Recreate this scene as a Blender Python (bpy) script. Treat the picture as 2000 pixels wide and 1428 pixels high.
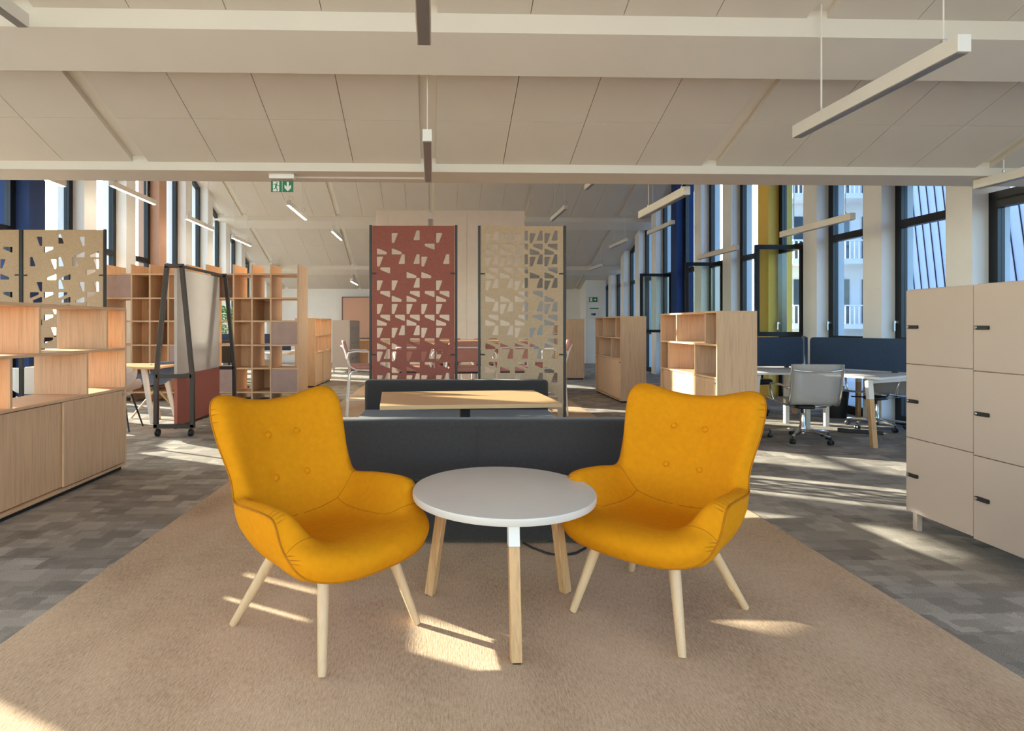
import bpy, bmesh, math, random
from mathutils import Vector, Matrix
from mathutils.bvhtree import BVHTree
random.seed(7)
R = math.radians
SC = bpy.context.scene
COL = SC.collection
for o in list(bpy.data.objects):
    bpy.data.objects.remove(o)

# ------------------------------------------------------------------ camera, sky, sun, exposure
F, PX, PY, H = 1120.0, 875.0, 636.0, 1.27          # focal length / principal point in pixels of the 2000x1428 frame, eye height
cam_d = bpy.data.cameras.new('camera'); cam = bpy.data.objects.new('camera', cam_d); COL.objects.link(cam)
cam.location = (0, 0, H); cam.rotation_euler = (R(90), 0, 0)
cam_d.sensor_width = 36; cam_d.lens = 36 * F / 2000
cam_d.shift_x = (1000 - PX) / 2000; cam_d.shift_y = -(714 - PY) / 2000
cam_d.clip_end = 500
SC.camera = cam

SUN_EL, SUN_DIR = 19.5, Vector((0.9, -0.43, 0)).normalized()
world = bpy.data.worlds.new('sky'); SC.world = world; world.use_nodes = True
wn = world.node_tree.nodes; wl = world.node_tree.links
bg = wn['Background']
sky = wn.new('ShaderNodeTexSky'); sky.sky_type = 'NISHITA'; sky.sun_disc = False
sky.sun_elevation = R(SUN_EL + 8); sky.sun_rotation = math.atan2(-SUN_DIR.x, -SUN_DIR.y)
sky.altitude = 100; sky.air_density = 1.2; sky.dust_density = 1.5; sky.ozone_density = 1.0
wl.new(sky.outputs[0], bg.inputs[0]); bg.inputs[1].default_value = 0.34
sun_d = bpy.data.lights.new('sun', 'SUN'); sun = bpy.data.objects.new('sun', sun_d); COL.objects.link(sun)
sun_d.energy = 8.0; sun_d.angle = R(0.6); sun_d.color = (1.0, 0.86, 0.68)
sdir = Vector((SUN_DIR.x, SUN_DIR.y, -math.tan(R(SUN_EL))))
sun.rotation_euler = sdir.to_track_quat('-Z', 'Y').to_euler(); sun.location = (-12, 12, 9)
vs = SC.view_settings
vs.view_transform = 'Standard'; vs.look = 'None'; vs.gamma = 1.0; vs.use_curve_mapping = False
vs.exposure = 1.55
cy = SC.cycles
cy.use_denoising = True; cy.max_bounces = 9; cy.diffuse_bounces = 6; cy.glossy_bounces = 3
cy.transparent_max_bounces = 16; cy.transmission_bounces = 4; cy.use_adaptive_sampling = True; cy.adaptive_threshold = 0.04; cy.sample_clamp_indirect = 6.0
cy.caustics_reflective = False; cy.caustics_refractive = False

# ------------------------------------------------------------------ helpers
ROT = R(1.5)                                        # the building is turned 1.5 degrees against the furniture
def W(px, d): return (px - PX) * d / F              # world x of a pixel column at depth d
def tag(o, label=None, cat=None, group=None, kind=None):
    if label: o['label'] = label
    if cat: o['category'] = cat
    if group: o['group'] = group
    if kind: o['kind'] = kind
    return o
def empty(name, loc=(0, 0, 0), rz=0.0):
    o = bpy.data.objects.new(name, None); COL.objects.link(o); o.empty_display_size = 0.1
    o.location = loc; o.rotation_euler = (0, 0, rz); return o
def thing(name, label, cat, loc=(0, 0, 0), rz=0.0, group=None):
    return tag(empty(name, loc, rz), label, cat, group)
def link_mesh(name, me, parent=None):
    o = bpy.data.objects.new(name, me); COL.objects.link(o)
    if parent is not None: o.parent = parent
    return o
def copy_tree(o, parent=None):
    c = o.copy(); COL.objects.link(c); c.parent = parent
    for ch in list(o.children): copy_tree(ch, c)
    return c
def dup(root, loc, rz, label):
    c = copy_tree(root); c.location = loc; c.rotation_euler = (0, 0, rz); c['label'] = label; return c

class MB:
    def __init__(s): s.v = []; s.f = []
    def add(s, vs_, fs):
        n = len(s.v); s.v += [tuple(p) for p in vs_]; s.f += [tuple(i + n for i in f) for f in fs]; return s
    def hexa(s, p):                                  # 8 points: bottom 4 ccw, top 4 ccw
        return s.add(p, [(3, 2, 1, 0), (4, 5, 6, 7), (0, 1, 5, 4), (1, 2, 6, 5), (2, 3, 7, 6), (3, 0, 4, 7)])
    def box(s, x0, x1, y0, y1, z0, z1):
        return s.hexa([(x0, y0, z0), (x1, y0, z0), (x1, y1, z0), (x0, y1, z0), (x0, y0, z1), (x1, y0, z1), (x1, y1, z1), (x0, y1, z1)])
    def bar(s, a, b, w, t, up=(0, 0, 1), w2=None, t2=None):  # rectangular bar from a to b
        a = Vector(a); b = Vector(b); d = (b - a).normalized(); u = Vector(up)
        if abs(d.dot(u)) > 0.98: u = Vector((0, 1, 0))
        sx = d.cross(u).normalized(); uy = sx.cross(d).normalized()
        w2 = w if w2 is None else w2; t2 = t if t2 is None else t2
        def ring(c, ww, tt): return [c - sx * ww / 2 - uy * tt / 2, c + sx * ww / 2 - uy * tt / 2, c + sx * ww / 2 + uy * tt / 2, c - sx * ww / 2 + uy * tt / 2]
        p = ring(a, w, t) + ring(b, w2, t2)
        return s.add(p, [(0, 1, 2, 3), (7, 6, 5, 4), (0, 4, 5, 1), (1, 5, 6, 2), (2, 6, 7, 3), (3, 7, 4, 0)])
    def prism(s, poly, z0, z1):
        n = len(poly)
        p = [(x, y, z0) for x, y in poly] + [(x, y, z1) for x, y in poly]
        fs = [tuple(range(n - 1, -1, -1)), tuple(range(n, 2 * n))] + [(i, (i + 1) % n, n + (i + 1) % n, n + i) for i in range(n)]
        return s.add(p, fs)
    def tube(s, path, r, seg=8, closed=False):
        pts = [Vector(p) for p in path]; n = len(pts)
        rr = r if isinstance(r, (list, tuple)) else [r] * n
        dirs = []
        for i in range(n):
            if closed: d = pts[(i + 1) % n] - pts[i - 1]
            else: d = pts[min(i + 1, n - 1)] - pts[max(i - 1, 0)]
            dirs.append(d.normalized() if d.length > 1e-9 else Vector((0, 0, 1)))
        u = dirs[0].orthogonal().normalized(); rings = []
        for i in range(n):
            u = (u - dirs[i] * u.dot(dirs[i]))
            u = u.normalized() if u.length > 1e-6 else dirs[i].orthogonal().normalized()
            w = dirs[i].cross(u)
            rings.append([pts[i] + (u * math.cos(2 * math.pi * k / seg) + w * math.sin(2 * math.pi * k / seg)) * rr[i] for k in range(seg)])
        vv = [p for rg in rings for p in rg]; fs = []
        for i in range(n if closed else n - 1):
            j = (i + 1) % n
            for k in range(seg):
                k2 = (k + 1) % seg; fs.append((i * seg + k, i * seg + k2, j * seg + k2, j * seg + k))
        if not closed: fs += [tuple(range(seg - 1, -1, -1)), tuple((n - 1) * seg + k for k in range(seg))]
        return s.add(vv, fs)
    def lathe(s, prof, c=(0, 0, 0), seg=24, axis='z'):   # prof: (r, z) bottom to top
        vv = []; fs = []; n = len(prof)
        for r, z in prof:
            for k in range(seg):
                a = 2 * math.pi * k / seg; p = (r * math.cos(a), r * math.sin(a), z)
                if axis == 'y': p = (p[0], p[2], -p[1])
                if axis == 'x': p = (p[2], p[0], p[1])
                vv.append((c[0] + p[0], c[1] + p[1], c[2] + p[2]))
        for i in range(n - 1):
            for k in range(seg):
                k2 = (k + 1) % seg; fs.append((i * seg + k, i * seg + k2, (i + 1) * seg + k2, (i + 1) * seg + k))
        fs += [tuple(range(seg - 1, -1, -1)), tuple((n - 1) * seg + k for k in range(seg))]
        return s.add(vv, fs)
    def mesh(s, name, mat, smooth=None):
        me = bpy.data.meshes.new(name); me.from_pydata(s.v, [], s.f); me.update()
        if mat: me.materials.append(mat)
        if smooth is not None:
            me.shade_smooth(); me.set_sharp_from_angle(angle=R(smooth))
        return me
    def build(s, name, mat, parent=None, smooth=None, bevel=0.0, seg=2):
        o = link_mesh(name, s.mesh(name, mat, smooth), parent)
        if bevel > 0:
            m = o.modifiers.new('bevel', 'BEVEL'); m.width = bevel; m.segments = seg; m.limit_method = 'ANGLE'; m.angle_limit = R(40)
            if smooth is None: o.data.shade_smooth(); o.data.set_sharp_from_angle(angle=R(50))
        return o
def box(name, mat, parent, x0, x1, y0, y1, z0, z1, bevel=0.0):
    return MB().box(x0, x1, y0, y1, z0, z1).build(name, mat, parent, bevel=bevel)
def arc(c, r, a0, a1, n, plane='xz', const=0):
    out = []
    for i in range(n + 1):
        a = a0 + (a1 - a0) * i / n; p = (c[0] + r * math.cos(a), c[1] + r * math.sin(a))
        out.append({'xz': (p[0], const, p[1]), 'yz': (const, p[0], p[1]), 'xy': (p[0], p[1], const)}[plane])
    return out
def round_poly(poly, r, n=4):
    out = []; m = len(poly)
    for i in range(m):
        p = Vector(poly[i]); a = Vector(poly[i - 1]) - p; b = Vector(poly[(i + 1) % m]) - p
        la, lb = a.length, b.length; a.normalize(); b.normalize()
        ang = a.angle(b); t = min(r / math.tan(ang / 2), la * 0.45, lb * 0.45)
        p0 = p + a * t; p1 = p + b * t
        for k in range(n + 1):
            q = k / n; out.append(tuple((1 - q) ** 2 * p0 + 2 * q * (1 - q) * p + q * q * p1))
    return out

# ------------------------------------------------------------------ materials
MATS = {}
def base_mat(name, rough=0.5, metal=0.0):
    m = bpy.data.materials.new(name); m.use_nodes = True
    b = m.node_tree.nodes['Principled BSDF']; b.inputs['Roughness'].default_value = rough; b.inputs['Metallic'].default_value = metal
    MATS[name] = m; return m, b, m.node_tree.nodes, m.node_tree.links
def coords(n, l, scale=(1, 1, 1), rot=(0, 0, 0), kind='Object'):
    t = n.new('ShaderNodeTexCoord'); mp = n.new('ShaderNodeMapping'); l.new(t.outputs[kind], mp.inputs[0])
    mp.inputs['Scale'].default_value = scale; mp.inputs['Rotation'].default_value = rot; return mp
def ramp(n, l, src, stops):
    r = n.new('ShaderNodeValToRGB'); l.new(src, r.inputs[0]); e = r.color_ramp.elements
    while len(e) > 1: e.remove(e[-1])
    e[0].position = stops[0][0]; e[0].color = (*stops[0][1], 1)
    for p, c in stops[1:]:
        q = e.new(p); q.color = (*c, 1)
    return r
def plain(name, col, rough=0.5, metal=0.0, var=0.06, scale=8.0, bump=0.0, bscale=200.0, sheen=0.0, stretch=(1, 1, 1), spec=None):
    m, b, n, l = base_mat(name, rough, metal); mp = coords(n, l, stretch)
    t = n.new('ShaderNodeTexNoise'); t.inputs['Scale'].default_value = scale; t.inputs['Detail'].default_value = 4; l.new(mp.outputs[0], t.inputs[0])
    r = ramp(n, l, t.outputs[0], [(0.3, [c * (1 - var) for c in col]), (0.7, [min(1, c * (1 + var)) for c in col])])
    l.new(r.outputs[0], b.inputs['Base Color'])
    if spec is not None: b.inputs['Specular IOR Level'].default_value = spec
    if sheen: b.inputs['Sheen Weight'].default_value = sheen; b.inputs['Sheen Roughness'].default_value = 0.5
    if bump:
        t2 = n.new('ShaderNodeTexNoise'); t2.inputs['Scale'].default_value = bscale; t2.inputs['Detail'].default_value = 2; l.new(mp.outputs[0], t2.inputs[0])
        bp = n.new('ShaderNodeBump'); bp.inputs['Strength'].default_value = bump; bp.inputs['Distance'].default_value = 0.004
        l.new(t2.outputs[0], bp.inputs['Height']); l.new(bp.outputs[0], b.inputs['Normal'])
    return m
def wood(name, col, axis='z', rough=0.45, contrast=0.22):
    m, b, n, l = base_mat(name, rough)
    s = {'x': (1.2, 28, 28), 'y': (28, 1.2, 28), 'z': (28, 28, 1.2)}[axis]
    mp = coords(n, l, s)
    t = n.new('ShaderNodeTexNoise'); t.inputs['Scale'].default_value = 2.2; t.inputs['Detail'].default_value = 7; t.inputs['Roughness'].default_value = 0.62; t.inputs['Distortion'].default_value = 0.5
    l.new(mp.outputs[0], t.inputs[0])
    r = ramp(n, l, t.outputs[0], [(0.3, [c * (1 - contrast) for c in col]), (0.5, col), (0.72, [min(1, c * (1 + contrast * 0.45)) for c in col])])
    l.new(r.outputs[0], b.inputs['Base Color'])
    bp = n.new('ShaderNodeBump'); bp.inputs['Strength'].default_value = 0.08; bp.inputs['Distance'].default_value = 0.002
    l.new(t.outputs[0], bp.inputs['Height']); l.new(bp.outputs[0], b.inputs['Normal']); return m
def glass(name, tint, reflect=1.0, rough=0.0):
    m, b, n, l = base_mat(name, 0.0); n.remove(b)
    out = [x for x in n if x.type == 'OUTPUT_MATERIAL'][0]
    tr = n.new('ShaderNodeBsdfTransparent'); tr.inputs[0].default_value = (*tint, 1)
    gl = n.new('ShaderNodeBsdfGlossy'); gl.inputs['Roughness'].default_value = rough
    lw = n.new('ShaderNodeLayerWeight'); lw.inputs[0].default_value = 0.5
    pw = n.new('ShaderNodeMath'); pw.operation = 'POWER'; pw.inputs[1].default_value = 4.0; l.new(lw.outputs['Facing'], pw.inputs[0])
    mx = n.new('ShaderNodeMixShader'); ml = n.new('ShaderNodeMath'); ml.operation = 'MULTIPLY_ADD'; ml.inputs[1].default_value = 0.30 * reflect; ml.inputs[2].default_value = 0.02 * reflect
    l.new(pw.outputs[0], ml.inputs[0]); l.new(ml.outputs[0], mx.inputs[0]); l.new(tr.outputs[0], mx.inputs[1]); l.new(gl.outputs[0], mx.inputs[2]); l.new(mx.outputs[0], out.inputs[0])
    return m
def emit(name, col, strength):
    m, b, n, l = base_mat(name, 0.4); b.inputs['Base Color'].default_value = (0.9, 0.9, 0.88, 1)
    b.inputs['Emission Color'].default_value = (*col, 1); b.inputs['Emission Strength'].default_value = strength; return m

OAK = (0.66, 0.42, 0.245)
M_oak_z = wood('oak_upright', OAK, 'z'); M_oak_x = wood('oak_lengthwise', OAK, 'x'); M_oak_y = wood('oak_crosswise', OAK, 'y')
M_oak_table = wood('oak_tabletop', (0.62, 0.385, 0.19), 'x', 0.35, 0.12)
M_beech = wood('pale_beech', (0.66, 0.45, 0.25), 'z', 0.4, 0.1)
M_oak_leg = wood('oak_leg', (0.62, 0.37, 0.17), 'z', 0.4, 0.25)
M_taupe = plain('taupe_laminate', (0.43, 0.29, 0.25), 0.6, bump=0.1, bscale=120)
M_plaster = plain('white_plaster', (0.83, 0.815, 0.79), 0.9, var=0.02, scale=3)
M_ceil = plain('ceiling_board', (0.76, 0.71, 0.63), 0.95, var=0.025, scale=2.0)
M_panel = plain('acoustic_panel', (0.66, 0.595, 0.51), 0.95, var=0.03, scale=1.5, bump=0.05, bscale=300)
M_beam = plain('beam_paint', (0.71, 0.65, 0.57), 0.9, var=0.02, scale=2)
M_cream = plain('cream_core_paint', (0.90, 0.83, 0.73), 0.85, var=0.02)
M_yellowp = plain('yellow_wall_paint', (0.78, 0.53, 0.11), 0.8, var=0.03)
M_bluep = plain('blue_wall_paint', (0.014, 0.040, 0.14), 0.8, var=0.03)
M_pinkp = plain('clay_wall_paint', (0.50, 0.29, 0.20), 0.8, var=0.03)
M_frame = plain('dark_window_frame', (0.012, 0.014, 0.018), 0.35, 0.3)
M_metal_w = plain('white_metal', (0.74, 0.70, 0.64), 0.4, var=0.02)
M_white = plain('white_lacquer', (0.80, 0.77, 0.73), 0.35, var=0.02)
M_tabletop = plain('pale_grey_tabletop', (0.64, 0.585, 0.52), 0.28, var=0.02)
M_locker = plain('greige_locker', (0.50, 0.405, 0.34), 0.5, var=0.025, scale=2)
M_black = plain('black_plastic', (0.015, 0.015, 0.017), 0.4)
M_blackm = plain('black_steel', (0.03, 0.028, 0.027), 0.45, 0.4)
M_bronze = plain('dark_bronze_steel', (0.06, 0.05, 0.042), 0.5, 0.3)
M_chrome = plain('chrome', (0.75, 0.75, 0.76), 0.12, 1.0, var=0.01)
M_steel = plain('brushed_steel', (0.5, 0.5, 0.5), 0.3, 1.0, var=0.03)
M_yellow = plain('mustard_fabric', (0.66, 0.255, 0.006), 0.9, var=0.05, scale=40, bump=0.25, bscale=900, spec=0.08)
M_yellow_d = plain('mustard_piping', (0.42, 0.15, 0.005), 0.85, var=0.05, scale=60, spec=0.2)
M_char = plain('charcoal_fabric', (0.042, 0.038, 0.036), 0.9, var=0.10, scale=60, bump=0.3, bscale=700, sheen=0.25, spec=0.2)
M_bluefab = plain('slate_blue_fabric', (0.035, 0.06, 0.11), 0.95, var=0.12, scale=80, bump=0.2, bscale=500, sheen=0.15, spec=0.2)
M_redfelt = plain('brick_red_felt', (0.29, 0.10, 0.075), 0.95, var=0.14, scale=90, bump=0.2, bscale=300, spec=0.1)
M_beigefelt = plain('beige_felt', (0.47, 0.34, 0.22), 0.95, var=0.10, scale=90, bump=0.2, bscale=300, spec=0.1)
M_redfab = plain('coral_red_fabric', (0.43, 0.15, 0.11), 0.9, var=0.08, scale=90, bump=0.15, bscale=400, spec=0.2)
M_board = plain('taupe_gloss_board', (0.52, 0.45, 0.40), 0.16, var=0.015)
M_pink = plain('dusty_pink_leather', (0.50, 0.235, 0.19), 0.55, var=0.06, scale=20)
M_bluechair = plain('denim_blue_felt', (0.10, 0.155, 0.27), 0.9, var=0.15, scale=30, bump=0.2, bscale=300, sheen=0.4)
M_greychair = plain('light_grey_felt', (0.52, 0.48, 0.45), 0.9, var=0.08, scale=30, bump=0.2, bscale=300)
M_whitechair = plain('white_shell_plastic', (0.78, 0.76, 0.74), 0.35, var=0.02)
M_green = plain('exit_sign_green', (0.0, 0.16, 0.05), 0.4, var=0.03)
M_signwhite = plain('exit_sign_white', (0.75, 0.74, 0.70), 0.5, var=0.02)
M_leaf = plain('leaf_green', (0.10, 0.30, 0.04), 0.5, var=0.35, scale=14)
M_pot = plain('grey_planter', (0.25, 0.25, 0.26), 0.7)
M_pinboard = plain('clay_pinboard', (0.58, 0.34, 0.24), 0.95, var=0.05, scale=60)
M_facade = plain('white_facade', (0.78, 0.76, 0.73), 0.85, var=0.03, scale=0.6)
M_clad = plain('zinc_cladding', (0.045, 0.068, 0.135), 0.5, 0.0, var=0.06, scale=0.5)  # darkened so that the facade's blue shade sits in its colour
M_seam = plain('cladding_seam', (0.02, 0.03, 0.055), 0.6)
M_farglass = plain('far_window_glass', (0.05, 0.07, 0.09), 0.1, 0.0, var=0.2, scale=1)
M_glass_l = glass('window_glass', (0.86, 0.93, 0.97), 1.0)
M_sash = glass('sash_glass', (0.82, 0.90, 0.90), 1.8)
M_glass_r = glass('sky_dimming_glass', (0.68, 0.81, 0.94), 1.0)  # blue tint stands in for a deeper, darker sky behind the right windows
M_diff_on = emit('lamp_diffuser_lit', (1.0, 0.90, 0.74), 18.0)
M_diff_off = plain('lamp_diffuser_off', (0.22, 0.21, 0.21), 0.3)
M_plasticclear = glass('clear_cable_plastic', (0.85, 0.85, 0.83), 2.0)

def mesh_fabric():
    m, b, n, l = base_mat('grey_mesh_fabric', 0.7); out = [x for x in n if x.type == 'OUTPUT_MATERIAL'][0]
    mp = coords(n, l, (400, 400, 400)); w = n.new('ShaderNodeTexChecker'); w.inputs['Scale'].default_value = 1; l.new(mp.outputs[0], w.inputs[0])
    b.inputs['Base Color'].default_value = (0.50, 0.47, 0.44, 1)
    tr = n.new('ShaderNodeBsdfTransparent'); mx = n.new('ShaderNodeMixShader'); ml = n.new('ShaderNodeMath'); ml.operation = 'MULTIPLY'; ml.inputs[1].default_value = 0.55
    l.new(w.outputs[1], ml.inputs[0]); l.new(ml.outputs[0], mx.inputs[0]); l.new(b.outputs[0], mx.inputs[1]); l.new(tr.outputs[0], mx.inputs[2]); l.new(mx.outputs[0], out.inputs[0]); return m
M_mesh = mesh_fabric()

def carpet_grey():
    m, b, n, l = base_mat('grey_carpet', 0.98); b.inputs['Specular IOR Level'].default_value = 0.1
    mp = coords(n, l)
    # ragged edges: the coordinates wobble a little
    nz = n.new('ShaderNodeTexNoise'); nz.inputs['Scale'].default_value = 22; nz.inputs['Detail'].default_value = 2; l.new(mp.outputs[0], nz.inputs[0])
    sb = n.new('ShaderNodeVectorMath'); sb.operation = 'SUBTRACT'; sb.inputs[1].default_value = (0.5, 0.5, 0.5); l.new(nz.outputs[1], sb.inputs[0])
    ms = n.new('ShaderNodeVectorMath'); ms.operation = 'SCALE'; ms.inputs['Scale'].default_value = 0.035; l.new(sb.outputs[0], ms.inputs[0])
    ad = n.new('ShaderNodeVectorMath'); l.new(mp.outputs[0], ad.inputs[0]); l.new(ms.outputs[0], ad.inputs[1])
    def brick(scale, bw, rh, c1, c2):
        t = n.new('ShaderNodeTexBrick'); l.new(ad.outputs[0], t.inputs[0]); t.inputs['Scale'].default_value = scale
        t.inputs['Mortar Size'].default_value = 0.0; t.inputs['Brick Width'].default_value = bw; t.inputs['Row Height'].default_value = rh
        t.inputs['Color1'].default_value = (*c1, 1); t.inputs['Color2'].default_value = (*c2, 1); t.inputs['Mortar'].default_value = (*c1, 1); return t
    a = brick(1.0, 0.19, 0.145, (0.27, 0.235, 0.196), (0.46, 0.405, 0.338))
    c = brick(1.0, 0.12, 0.062, (0.80, 0.80, 0.80), (1.08, 1.08, 1.08))
    mul = n.new('ShaderNodeMixRGB'); mul.blend_type = 'MULTIPLY'; mul.inputs[0].default_value = 1; l.new(a.outputs[0], mul.inputs[1]); l.new(c.outputs[0], mul.inputs[2])
    f = n.new('ShaderNodeTexNoise'); f.inputs['Scale'].default_value = 260; f.inputs['Detail'].default_value = 3; l.new(mp.outputs[0], f.inputs[0])
    r = ramp(n, l, f.outputs[0], [(0.3, (0.62, 0.62, 0.62)), (0.7, (1.35, 1.35, 1.35))])
    m2 = n.new('ShaderNodeMixRGB'); m2.blend_type = 'MULTIPLY'; m2.inputs[0].default_value = 1; l.new(mul.outputs[0], m2.inputs[1]); l.new(r.outputs[0], m2.inputs[2])
    l.new(m2.outputs[0], b.inputs['Base Color'])
    bp = n.new('ShaderNodeBump'); bp.inputs['Strength'].default_value = 0.5; bp.inputs['Distance'].default_value = 0.004; l.new(f.outputs[0], bp.inputs['Height']); l.new(bp.outputs[0], b.inputs['Normal'])
    return m
def carpet_beige():
    m, b, n, l = base_mat('beige_carpet', 0.98); b.inputs['Specular IOR Level'].default_value = 0.1
    mp = coords(n, l, (150, 30, 1), (0, 0, R(4)))
    t = n.new('ShaderNodeTexNoise'); t.inputs['Scale'].default_value = 1.0; t.inputs['Detail'].default_value = 6; t.inputs['Roughness'].default_value = 0.7; l.new(mp.outputs[0], t.inputs[0])
    mp2 = coords(n, l, (2.2, 1.4, 1)); g = n.new('ShaderNodeTexNoise'); g.inputs['Scale'].default_value = 1.0; g.inputs['Detail'].default_value = 3; l.new(mp2.outputs[0], g.inputs[0])
    mx = n.new('ShaderNodeMath'); mx.operation = 'MULTIPLY_ADD'; mx.inputs[1].default_value = 0.6; l.new(g.outputs[0], mx.inputs[0]); l.new(t.outputs[0], mx.inputs[2])
    r = ramp(n, l, mx.outputs[0], [(0.55, (0.37, 0.252, 0.157)), (0.80, (0.59, 0.42, 0.275)), (1.0, (0.70, 0.52, 0.355))])
    f = n.new('ShaderNodeTexNoise'); f.inputs['Scale'].default_value = 320; l.new(coords(n, l).outputs[0], f.inputs[0])
    r2 = ramp(n, l, f.outputs[0], [(0.3, (0.8, 0.8, 0.8)), (0.7, (1.18, 1.18, 1.18))])
    m2 = n.new('ShaderNodeMixRGB'); m2.blend_type = 'MULTIPLY'; m2.inputs[0].default_value = 1; l.new(r.outputs[0], m2.inputs[1]); l.new(r2.outputs[0], m2.inputs[2])
    l.new(m2.outputs[0], b.inputs['Base Color'])
    bp = n.new('ShaderNodeBump'); bp.inputs['Strength'].default_value = 0.6; bp.inputs['Distance'].default_value = 0.006; l.new(t.outputs[0], bp.inputs['Height']); l.new(bp.outputs[0], b.inputs['Normal'])
    return m
M_carpet = carpet_grey(); M_rug = carpet_beige()
M_ground = plain('pale_paving', (0.42, 0.40, 0.37), 0.9, var=0.08, scale=0.8)

# ------------------------------------------------------------------ the building (coordinates u, v, z; each object is turned by ROT)
UL, UR = -5.55, 5.80
SL = 0.38
def roof(v):                                        # underside of the bare ceiling
    if v < -2.1: return 5.448 - SL * (-2.1 - v)
    if v < 5.2: return 4.65 - SL * v
    if v < 12.38: return 2.674 + SL * (v - 5.2)
    return 2.58 + SL * (19.8 - v)
def bld(o, label=None, cat=None):
    o.rotation_euler = (0, 0, ROT); o['kind'] = 'structure'
    if label: o['label'] = label; o['category'] = cat
    return o
bld(box('floor', M_carpet, None, -6.3, 6.6, -5, 20.3, -0.12, 0.0), 'grey patchwork carpet covering the office floor', 'floor')
rug = box('carpet_path', M_rug, None, -1.775, 2.06, -4.5, 13.6, 0.0, 0.006)
tag(rug, 'wide beige carpet strip running down the middle of the grey floor', 'carpet', kind='structure')
bld(box('ground', M_ground, None, -90, 90, -60, 120, -0.5, -0.3), 'pale paved ground outside the windows', 'ground')

ceil = bld(empty('ceiling'), 'sloping white ceiling with acoustic panels and cross beams', 'ceiling')
prof = [(-5, roof(-5)), (-2.1, roof(-2.1)), (5.2, 2.674), (12.38, 5.40), (19.8, 2.58), (20.2, 2.43)]
mb = MB(); lo = [(v, z) for v, z in prof]; hi = [(v, z + 0.45) for v, z in prof]
for i in range(len(lo) - 1):
    (v0, z0), (v1, z1) = lo[i], lo[i + 1]
    mb.hexa([(-6.3, v0, z0), (6.6, v0, z0), (6.6, v1, z1), (-6.3, v1, z1), (-6.3, v0, z0 + .45), (6.6, v0, z0 + .45), (6.6, v1, z1 + .45), (-6.3, v1, z1 + .45)])
mb.build('roof_slab', M_ceil, ceil)
CH = [-5.02, -2.53, -0.04, 2.45, 4.94]
def panel_cols():
    cols = [(UL, -5.085)]
    for a, b in zip(CH[:-1], CH[1:]):
        w = (b - a - 0.13) / 4
        for k in range(4): cols.append((a + 0.065 + k * w + 0.0025, a + 0.065 + (k + 1) * w - 0.0025))
    cols.append((5.005, UR)); return cols
def slope_panels(v0, v1, sgn):                      # panels hung 5 cm under the bare ceiling, sloping with it
    cache = {}
    for a, b in panel_cols():
        w = round(b - a, 4)
        if w not in cache:
            L = v1 - v0; dz = sgn * SL * L
            cache[w] = MB().hexa([(0, 0, -.05), (w, 0, -.05), (w, L, -.05 + dz), (0, L, -.05 + dz), (0, 0, -.002), (w, 0, -.002), (w, L, -.002 + dz), (0, L, -.002 + dz)]).mesh('ceiling_panel', M_panel)
        p = link_mesh('ceiling_panel', cache[w], ceil); p.location = (a, v0, roof(v0 + 1e-4))
for v0, v1 in ((-2.0, -0.6), (-0.595, 0.8), (1.15, 2.30), (2.305, 3.60), (3.93, 4.518), (4.523, 5.03)): slope_panels(v0, v1, -1)
for v0, v1 in ((12.6, 13.9), (13.905, 15.42), (15.81, 16.95), (16.955, 18.15), (18.5, 19.8)): slope_panels(v0, v1, -1)
for v0, v1 in ((5.45, 8.8), (8.805, 12.2)): slope_panels(v0, v1, 1)
def sbeam(v0, v1, drop, base=0.05):
    a, b = roof(v0), roof(v1)
    return MB().hexa([(-6, v0, a - base - drop), (6.2, v0, a - base - drop), (6.2, v1, b - base - drop), (-6, v1, b - base - drop), (-6, v0, a + .05), (6.2, v0, a + .05), (6.2, v1, b + .05), (-6, v1, b + .05)]).build('beam', M_beam, ceil)
for v0, v1 in ((0.8, 1.15), (3.60, 3.93), (15.42, 15.81), (18.15, 18.5), (8.3, 8.65)): sbeam(v0, v1, 0.12)
box('valley_beam', M_beam, ceil, -6, 6.2, 5.03, 5.41, 2.617, 2.95)

bld(box('wall_far', M_plaster, None, -6.2, 6.5, 19.8, 20.1, 0, 3.0), 'white end wall at the far side of the office', 'wall')
bld(box('baseboard_far', M_white, None, -5.5, 5.1, 19.785, 19.8, 0.0, 0.09), 'white baseboard along the far wall', 'baseboard')
bld(box('wall_pillar', M_plaster, None, 5.12, 5.8, 19.1, 19.8, 0, 2.9), 'white wall pillar in the far right corner', 'wall')

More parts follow.
